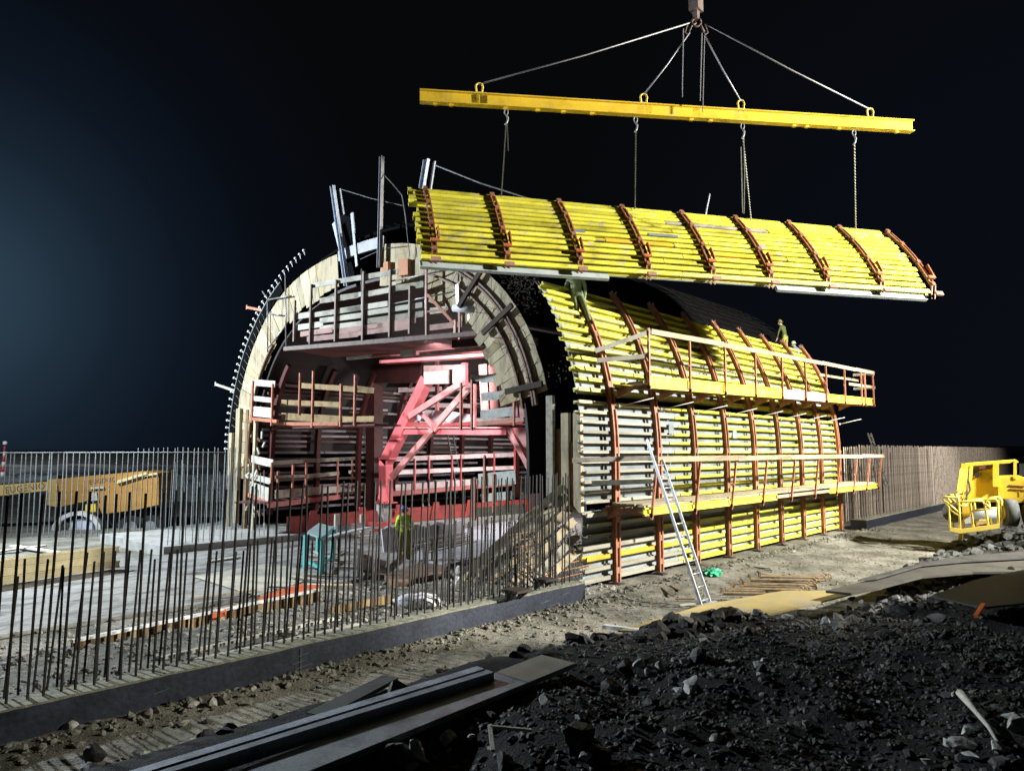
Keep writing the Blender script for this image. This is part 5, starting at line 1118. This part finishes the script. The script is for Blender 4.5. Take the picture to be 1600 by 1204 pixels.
lpoly([(1530, 727), (1540, 726.5), (1540, 732), (1530, 732.5)], .68, .7, LETT, 'decal'); lpoly([(1576, 757), (1600, 759), (1600, 761), (1576, 759.5)], .68, .698, LETT, 'decal', body); lpoly([(1577, 763), (1602, 765), (1602, 767), (1577, 765)], .68, .698, LETT, 'decal', body)
text('X', .35, lp(1541, 752, .79), LX, V((0, 0, 1)), lift, MATS['shaded yellow paint']); text('T', .3, lp(1588, 775, .69), LX, V((0, 0, 1)), lift, MATS['shaded yellow paint'])
lpoly([(1535, 786), (1615, 786), (1615, 800), (1535, 800)], 1.0, 2.6, RUB, 'chassis')
for (px, y) in ((1577, .8), (1577, 2.8), (1530, 2.4), (1612, .8)):
    c = lp(px, 800, y); mb = MB(); mb.disc(c, LY * .3 + LX * .95, .48, .34, 24); w = mb.build('wheel', TYR, lift); mb = MB(); mb.disc(c - (LY * .3 + LX * .95).normalized() * .19, (LY * .3 + LX * .95), .26, .07, 14); mb.build('rim', CRY, w)
# cage basket
mb = MB()
cg = lambda px, py, y=0: lp(px, py, y)
tubes = [[(1484, 828), (1483, 792), (1473, 779), (1476, 776), (1500, 776)], [(1500, 828), (1498, 780), (1492, 772), (1502, 768)], [(1521, 826), (1516, 786), (1519, 783), (1534, 782), (1539, 787), (1544, 822)], [(1540, 785), (1540, 780), (1556, 779), (1559, 785), (1560, 820)], [(1484, 796), (1500, 806), (1500, 800)], [(1518, 798), (1540, 795), (1558, 793)], [(1540, 787), (1549, 795)], [(1485, 786), (1510, 783), (1534, 780)], [(1478, 783), (1498, 800)], [(1484, 776), (1500, 790), (1512, 788)], [(1484, 828), (1500, 832), (1560, 824)]]
bk = thing('cage_basket', cg(1520, 826, -.4), 'x', 'x'); bpy.data.objects.remove(bk)
for tb in tubes: mb.tube([cg(a, b, -.4) for a, b in tb], .04, 6)
for tb in tubes[:4]: mb.tube([cg(a + 6, b - 3, .5) for a, b in tb], .035, 6)
cage = mb.build('cage_basket', mat('pale yellow tube paint', (.8, .62, .12), .4, .1, 3), lift)
mb = MB(); mb.prism([cg(1484, 829, -.5), cg(1500, 833, -.5), cg(1562, 825, -.5), cg(1562, 818, -.5), cg(1500, 826, -.5), cg(1484, 823, -.5)], LY * .06); mb.prism([cg(1484, 829, -.48), cg(1500, 833, -.48), cg(1562, 825, -.48), cg(1562, 824, -.48), cg(1500, 831, -.48)], LY * 1.0); mb.build('cage_floor', MATS['pale yellow tube paint'], cage)
mb = MB(); mb.prism([cg(1503, 786, -.2), cg(1515, 786, -.2), cg(1516, 806, -.2), cg(1504, 808, -.2)], LY * .2); mb.build('control_box', CRY, cage)
mb = MB(); mb.tube([cg(1508, 806, .3), cg(1560, 800, .4)], .2, 10); mb.build('rolled_pipe', mat('slate pipe', (.2, .24, .27), .4, .2, 4), cage)
mb = MB(); mb.prism([cg(1507, 806, -.1), cg(1518, 805, -.1), cg(1519, 817, -.1), cg(1508, 818, -.1)], LY * .25); mb.build('crate', mat('blueish crate', (.45, .5, .62), .5, .2, 5), cage)
mb = MB(); mb.prism([cg(1525, 820, -.1), cg(1545, 817, -.1), cg(1540, 812, -.1), cg(1530, 812, -.1)], LY * .3); mb.build('sack', mat('tan sack', (.4, .3, .15), .8, .3, 5), cage)
mb = MB(); c = cg(1490, 800, 0); mb.disc(c, LY, .35, .12, 16); mb.build('hose_reel', TYR, cage)
mb = MB(); mb.bar(lp(1500, 770, 0), lp(1506, 730, .8), .2, .2, LY); mb.bar(cg(1502, 830, .2), cg(1500, 842, .4), .12, .12, LY); mb.build('boom_arm', CRY, lift)

# ------------------------------------------------------------------ people
def person(label, root, J, facing, cloth, helmet, yaw=0, hidden_head=False, name='person', thick=1.0):
    """J: dict joint -> local (x right, y forward, z up)"""
    edges = [('pelvis', 'waist', 't'), ('waist', 'chest', 't'), ('chest', 'neck', 't'), ('neck', 'head', 's'), ('head', 'crown', 's'), ('head', 'nose', 's')]
    rad = dict(pelvis=.15, waist=.135, chest=.155, neck=.06, head=.095, crown=.075, nose=.02)
    for s in 'lr':
        edges += [('chest', s + 'sh', 't'), (s + 'sh', s + 'el', 't'), (s + 'el', s + 'wr', 't'), (s + 'wr', s + 'palm', 's'), ('pelvis', s + 'hip', 'p'), (s + 'hip', s + 'kn', 'p'), (s + 'kn', s + 'an', 'p'), (s + 'an', s + 'toe', 'b')]
        rad.update({s + 'sh': .075, s + 'el': .052, s + 'wr': .036, s + 'palm': .036, s + 'hip': .105, s + 'kn': .075, s + 'an': .052, s + 'toe': .04})
        pal = V(J[s + 'palm']); wr = V(J[s + 'wr']); d = (pal - wr).normalized(); sd = d.cross(V((0, 1, .2))).normalized()
        for k, (off, ln) in enumerate(((-.027, .07), (-.009, .085), (.009, .08), (.027, .06))):
            a = s + 'f%da' % k; b = s + 'f%db' % k; fwd = V((0, 1, 0))
            J[a] = tuple(pal + d * (.03 + ln * .5) + sd * off); J[b] = tuple(pal + d * (.03 + ln) + sd * off + fwd * .025); rad[a] = .011; rad[b] = .009
            edges += [(s + 'palm', a, 's'), (a, b, 's')]
        J[s + 'th'] = tuple(wr + d * .05 + V((0, .05, 0))); rad[s + 'th'] = .012; edges.append((s + 'wr', s + 'th', 's'))
    names = list(rad.keys()); idx = {n: i for i, n in enumerate(names)}
    me = bpy.data.meshes.new('person'); me.from_pydata([V(J[n]) for n in names], [(idx[a], idx[b]) for a, b, _ in edges], [])
    ob = bpy.data.objects.new('tmp', me); COL.objects.link(ob)
    sk = ob.modifiers.new('s', 'SKIN'); sb = ob.modifiers.new('u', 'SUBSURF'); sb.levels = 1; sb.render_levels = 1
    for i, n in enumerate(names): 
        r = rad[n] * thick if rad[n] > .045 else rad[n]; me.skin_vertices[0].data[i].radius = (r, r * (.75 if n in ('chest', 'waist', 'pelvis') else 1)); me.skin_vertices[0].data[i].use_root = (n == 'pelvis')
    bpy.context.view_layer.update()
    dg = bpy.context.evaluated_depsgraph_get(); nm = bpy.data.meshes.new_from_object(ob.evaluated_get(dg)); bpy.data.objects.remove(ob)
    mats = {'t': 0, 'p': 1, 's': 2, 'b': 3}
    for m in (cloth[0], cloth[1], SKIN, BOOT): nm.materials.append(m)
    segs = [(V(J[a]), V(J[b]), mats[k], rad[a]) for a, b, k in edges]
    for f in nm.polygons:
        c = f.center; best = None
        for a, b, k, r in segs:
            ab = b - a; t = max(0, min(1, (c - a).dot(ab) / max(1e-9, ab.length_squared))); d = (c - (a + ab * t)).length
            if k == 2 and r < .06 and d > .06: continue
            if best is None or d < best[0]: best = (d, k)
        f.material_index = best[1]; f.use_smooth = True
    o = bpy.data.objects.new(name, nm); COL.objects.link(o); o.location = root; o.rotation_euler = (0, 0, yaw); tag(o, label, 'person')
    # helmet
    h = V(J['crown']); hd = (V(J['crown']) - V(J['head'])).normalized(); mb = MB(); c = h - hd * .02
    prof = [(.125, -.02), (.12, .03), (.1, .075), (.06, .105), (.012, .115)]
    mb.tube([c + hd * z for r, z in prof], [r for r, z in prof], 14)
    mb.tube([c + hd * -.03 + V(J['nose']) * 0, c + hd * -.015], [.15, .135], 14)
    ho = mb.build('helmet', helmet); ho.parent = o
    hb = MB(); hd2 = V(J['head']); back = (hd2 - V(J['nose'])).normalized(); hb.tube([hd2 + back * .05 - hd * .02, hd2 + back * .055 + hd * .06], [.07, .095], 10); ho2 = hb.build('hair', HAIR); ho2.parent = o
    bd = MB(); cw = V(J['waist']); cc = V(J['chest']); up_ = (cc - cw).normalized()
    for f_ in ((.15, .75) if thick > 1.1 else ()):
        c_ = cw.lerp(cc, f_); rr_ = .165 * thick; s1_ = up_.cross(V((0, 1, 0))).normalized(); s2_ = s1_.cross(up_)
        bd.tube([c_ + s1_ * rr_ * 1.05 * math.cos(q_ * .5236) + s2_ * rr_ * .84 * math.sin(q_ * .5236) for q_ in range(13)], .016, 5)
        ob_ = bd.build('reflective_band', mat('grey reflective tape', (.55, .57, .5), .3, .1, 9)); ob_.parent = o; bd = MB()
    eb = MB(); fw = -back; sdv = fw.cross(hd).normalized()
    for s in (-1, 1): eb.tube([hd2 + fw * .088 + sdv * .035 * s + hd * .03, hd2 + fw * .1 + sdv * .035 * s + hd * .03], .012, 6); eb.tube([hd2 + sdv * .09 * s, hd2 + sdv * .11 * s + hd * .02], .02, 6)
    eo = eb.build('face_feature', mat('eye and ear tone', (.25, .14, .1), .6, .1, 9)); eo.parent = o
    return o
# standing worker in the tunnel mouth (seen from behind, turned to the portal)
feet = onz(631, 876, .1); hgt_px = (876 - 792); d = (feet - CAM).dot(FW); H = hgt_px * d / F_PX; k = H / 1.8
J = dict(pelvis=(0, 0, .93), waist=(0, .01, 1.1), chest=(0, .02, 1.33), neck=(0, .03, 1.5), head=(.0, .05, 1.6), crown=(0, .05, 1.7), nose=(0, .16, 1.6),
         lsh=(-.19, .02, 1.42), lel=(-.25, .0, 1.15), lwr=(-.19, .16, .99), lpalm=(-.15, .22, .96), rsh=(.19, .02, 1.42), rel=(.27, .02, 1.15), rwr=(.22, .14, .95), rpalm=(.2, .19, .91),
         lhip=(-.1, 0, .9), lkn=(-.13, .02, .5), lan=(-.14, -.02, .09), ltoe=(-.15, .13, .04), rhip=(.1, 0, .9), rkn=(.12, .03, .5), ran=(.14, 0, .09), rtoe=(.17, .15, .04))
J = {a: tuple(c * k for c in b) for a, b in J.items()}
person('standing worker in yellow green jacket and blue helmet, behind the rebars', feet, J, 0, (HIV, OLV), BLUH, yaw=math.atan2(FW.y, FW.x) - math.pi / 2 + .25, thick=1.15)
# straddling worker on the top of the form near the hanging panel (head up beneath the panel)
sE2 = s_at_z(8.0); base = arch(sE2 - .1, -.4, 1.75)
pr = dp(901, 462, (base - CAM).dot(FW) - .7)
J = dict(pelvis=(.02, 0, 0), waist=(0, .04, .18), chest=(-.02, .1, .4), neck=(-.03, .16, .58), head=(-.04, .2, .68), crown=(-.04, .22, .78), nose=(-.08, .3, .66),
         lsh=(-.21, .12, .5), lel=(-.32, .2, .26), lwr=(-.24, .22, .02), lpalm=(-.22, .24, -.06), rsh=(.18, .1, .5), rel=(.26, .05, .22), rwr=(.24, .1, -.05), rpalm=(.23, .12, -.13),
         lhip=(-.08, .0, -.05), lkn=(-.02, -.22, -.4), lan=(.0, -.1, -.72), ltoe=(.04, -.22, -.78), rhip=(.12, -.02, -.05), rkn=(.2, -.25, -.32), ran=(.34, -.3, -.78), rtoe=(.44, -.38, -.86))
person('worker in pale green clothes climbing on the form beneath the hanging panel', pr, J, 0, (PGR, mat('green grey trousers', (.24, .30, .16), .8, .25, 9)), LGH, yaw=math.atan2(FW.y, FW.x) - math.pi / 2, thick=1.05)
# two distant workers on the far roof end
for k, (px, py, xx, lab, cl) in enumerate(((1226, 527, 16.2, 'dim far worker bending on the dark crown at the right end', (mat('shaded green jacket', (.05, .07, .012), .8, .2, 8), OLV)), (1247, 560, 17.6, 'far worker in blue crouching at the right end of the top panel', (mat('blue work jacket', (.08, .15, .26), .8, .2, 8), OLV)))):
    s_ = s_at_z(8.3); q = arch(s_, 0, xx); pr = dp(px, py, (q - CAM).dot(FW) + .2)
    J = dict(pelvis=(0, 0, 0), waist=(-.02, .02, .16), chest=(-.06, .06, .38), neck=(-.1, .1, .54), head=(-.12, .14, .64), crown=(-.14, .15, .73), nose=(-.22, .2, .6),
         lsh=(-.24, .06, .44), lel=(-.3, .12, .2), lwr=(-.3, .18, -.02), lpalm=(-.3, .2, -.08), rsh=(.1, .06, .46), rel=(.14, .1, .2), rwr=(.02, .18, .0), rpalm=(-.02, .22, -.05),
         lhip=(-.1, 0, -.03), lkn=(-.16, .05, -.4), lan=(-.14, .0, -.75), ltoe=(-.16, .14, -.8), rhip=(.1, 0, -.03), rkn=(.14, .06, -.4), ran=(.14, .0, -.75), rtoe=(.16, .14, -.8))
    if k: J.update(lkn=(-.18, .3, -.1), lan=(-.15, .05, -.42), ltoe=(-.17, .2, -.46), rkn=(.18, .3, -.1), ran=(.15, .05, -.42), rtoe=(.17, .2, -.46))
    person(lab, pr, J, 0, cl, mat('shaded green helmet', (.10, .13, .03), .5, .1, 8) if k == 0 else LGH, yaw=math.atan2(FW.y, FW.x) - math.pi / 2 + .6)  # dim worker's jacket and helmet have the lack of light in their colour

# ------------------------------------------------------------------ lights
def spot(name, loc, tgt, power, col, deg, blend=.3, scale=(1, 1, 1), size=.25):
    l = bpy.data.lights.new(name, 'SPOT'); l.energy = power; l.color = col; l.spot_size = math.radians(deg); l.spot_blend = blend; l.shadow_soft_size = size
    ob = bpy.data.objects.new(name, l); COL.objects.link(ob); ob.location = loc; ob.rotation_euler = (V(tgt) - V(loc)).to_track_quat('-Z', 'Y').to_euler(); ob.scale = scale; return ob
def point(name, loc, power, col, size=.2):
    l = bpy.data.lights.new(name, 'POINT'); l.energy = power; l.color = col; l.shadow_soft_size = size; ob = bpy.data.objects.new(name, l); COL.objects.link(ob); ob.location = loc; return ob
def adir(loc, az, el): return (loc[0] + math.cos(math.radians(az)) * 10, loc[1] + math.sin(math.radians(az)) * 10, loc[2] + math.tan(math.radians(el)) * 10)
LM = (13, -21, 12.5)
spot('floodlight_right', LM, adir(LM, 103.5, -12.5), 88000, (1, .96, .86), 66, .12, (1, 1, 1), .45)
spot('path_fill_spot', LM, adir(LM, 137.5, -23.5), 42000, (1, .95, .80), 17, .8)  # added spot, lifts the near path outside the main beam
spot('lift_fill_spot', (17, -19.6, 13.6), (24, -3.5, 0.3), 40000, (1, .95, .85), 62, .35)  # unseen spot added to brighten the lift and right path
spot('curtain_fill_spot', (17, -19.8, 13.7), (40, -1, 1.5), 45000, (1, .95, .85), 34, .7)  # extra unseen spot put in for the far rebar curtain
spot('bank_fill_spot', (-25, 60, 9), (8, 74, 0), 30000, (.85, .93, 1), 100, .6)  # invented lamp out of view, only there to light the bank
spot('floodlight_left', (-14, 21, 12.5), (-1.5, 6, 2.5), 34000, (.82, .92, 1), 130, .5)
spot('crane_bank_fill', (-14, 21.5, 10), (4, 48, 0), 5500, (.82, .92, 1), 110, .6)  # second beam added at the left mast for crane and bank
spot('tunnel_lamp', (.6, 6.6, 6.9), (6.5, 11.0, 3.9), 4600, (1, .93, .95), 84, .5, (1, 1, 1), .3)
point('tunnel_deep_fill', (10.5, 10.5, 3.6), 1300, (1, .9, .88), .3)  # added point fill that washes the deep interior
W = bpy.data.worlds.new('World'); S.world = W; W.use_nodes = True; nt = W.node_tree; nd = nt.nodes; lk = nt.links; bg = nd['Background']
tc = nd.new('ShaderNodeTexCoord'); gd = dp(-110, 460, 10) - CAM; gd.normalize()
dot = nd.new('ShaderNodeVectorMath'); dot.operation = 'DOT_PRODUCT'; lk.new(tc.outputs['Generated'], dot.inputs[0]); dot.inputs[1].default_value = gd
rp = nd.new('ShaderNodeValToRGB'); lk.new(dot.outputs['Value'], rp.inputs[0]); E_ = rp.color_ramp.elements
E_[0].position = 0; E_[0].color = (.0022, .0024, .003, 1); E_[1].position = 1; E_[1].color = (.026, .050, .078, 1)
for p_, c_ in ((.88, (.0022, .0024, .003)), (.94, (.0025, .0037, .0066)), (.968, (.0044, .0080, .0150)), (.984, (.0085, .0165, .0285)), (.993, (.0155, .0300, .0480))): x = E_.new(p_); x.color = (*c_, 1)
# faint blue towards the right
dot2 = nd.new('ShaderNodeVectorMath'); dot2.operation = 'DOT_PRODUCT'; lk.new(tc.outputs['Generated'], dot2.inputs[0]); g2_ = (dp(1700, 600, 10) - CAM).normalized(); dot2.inputs[1].default_value = g2_
rp2 = nd.new('ShaderNodeValToRGB'); lk.new(dot2.outputs['Value'], rp2.inputs[0]); rp2.color_ramp.elements[0].position = .8; rp2.color_ramp.elements[0].color = (0, 0, 0, 1); rp2.color_ramp.elements[1].color = (.0006, .0016, .004, 1)
ad = nd.new('ShaderNodeMix'); ad.data_type = 'RGBA'; ad.blend_type = 'ADD'; ad.inputs[0].default_value = 1; lk.new(rp.outputs[0], ad.inputs[6]); lk.new(rp2.outputs[0], ad.inputs[7])
lk.new(ad.outputs[2], bg.inputs[0]); bg.inputs[1].default_value = 1.0
S.cycles.use_denoising = True
S.cycles.max_bounces = 5
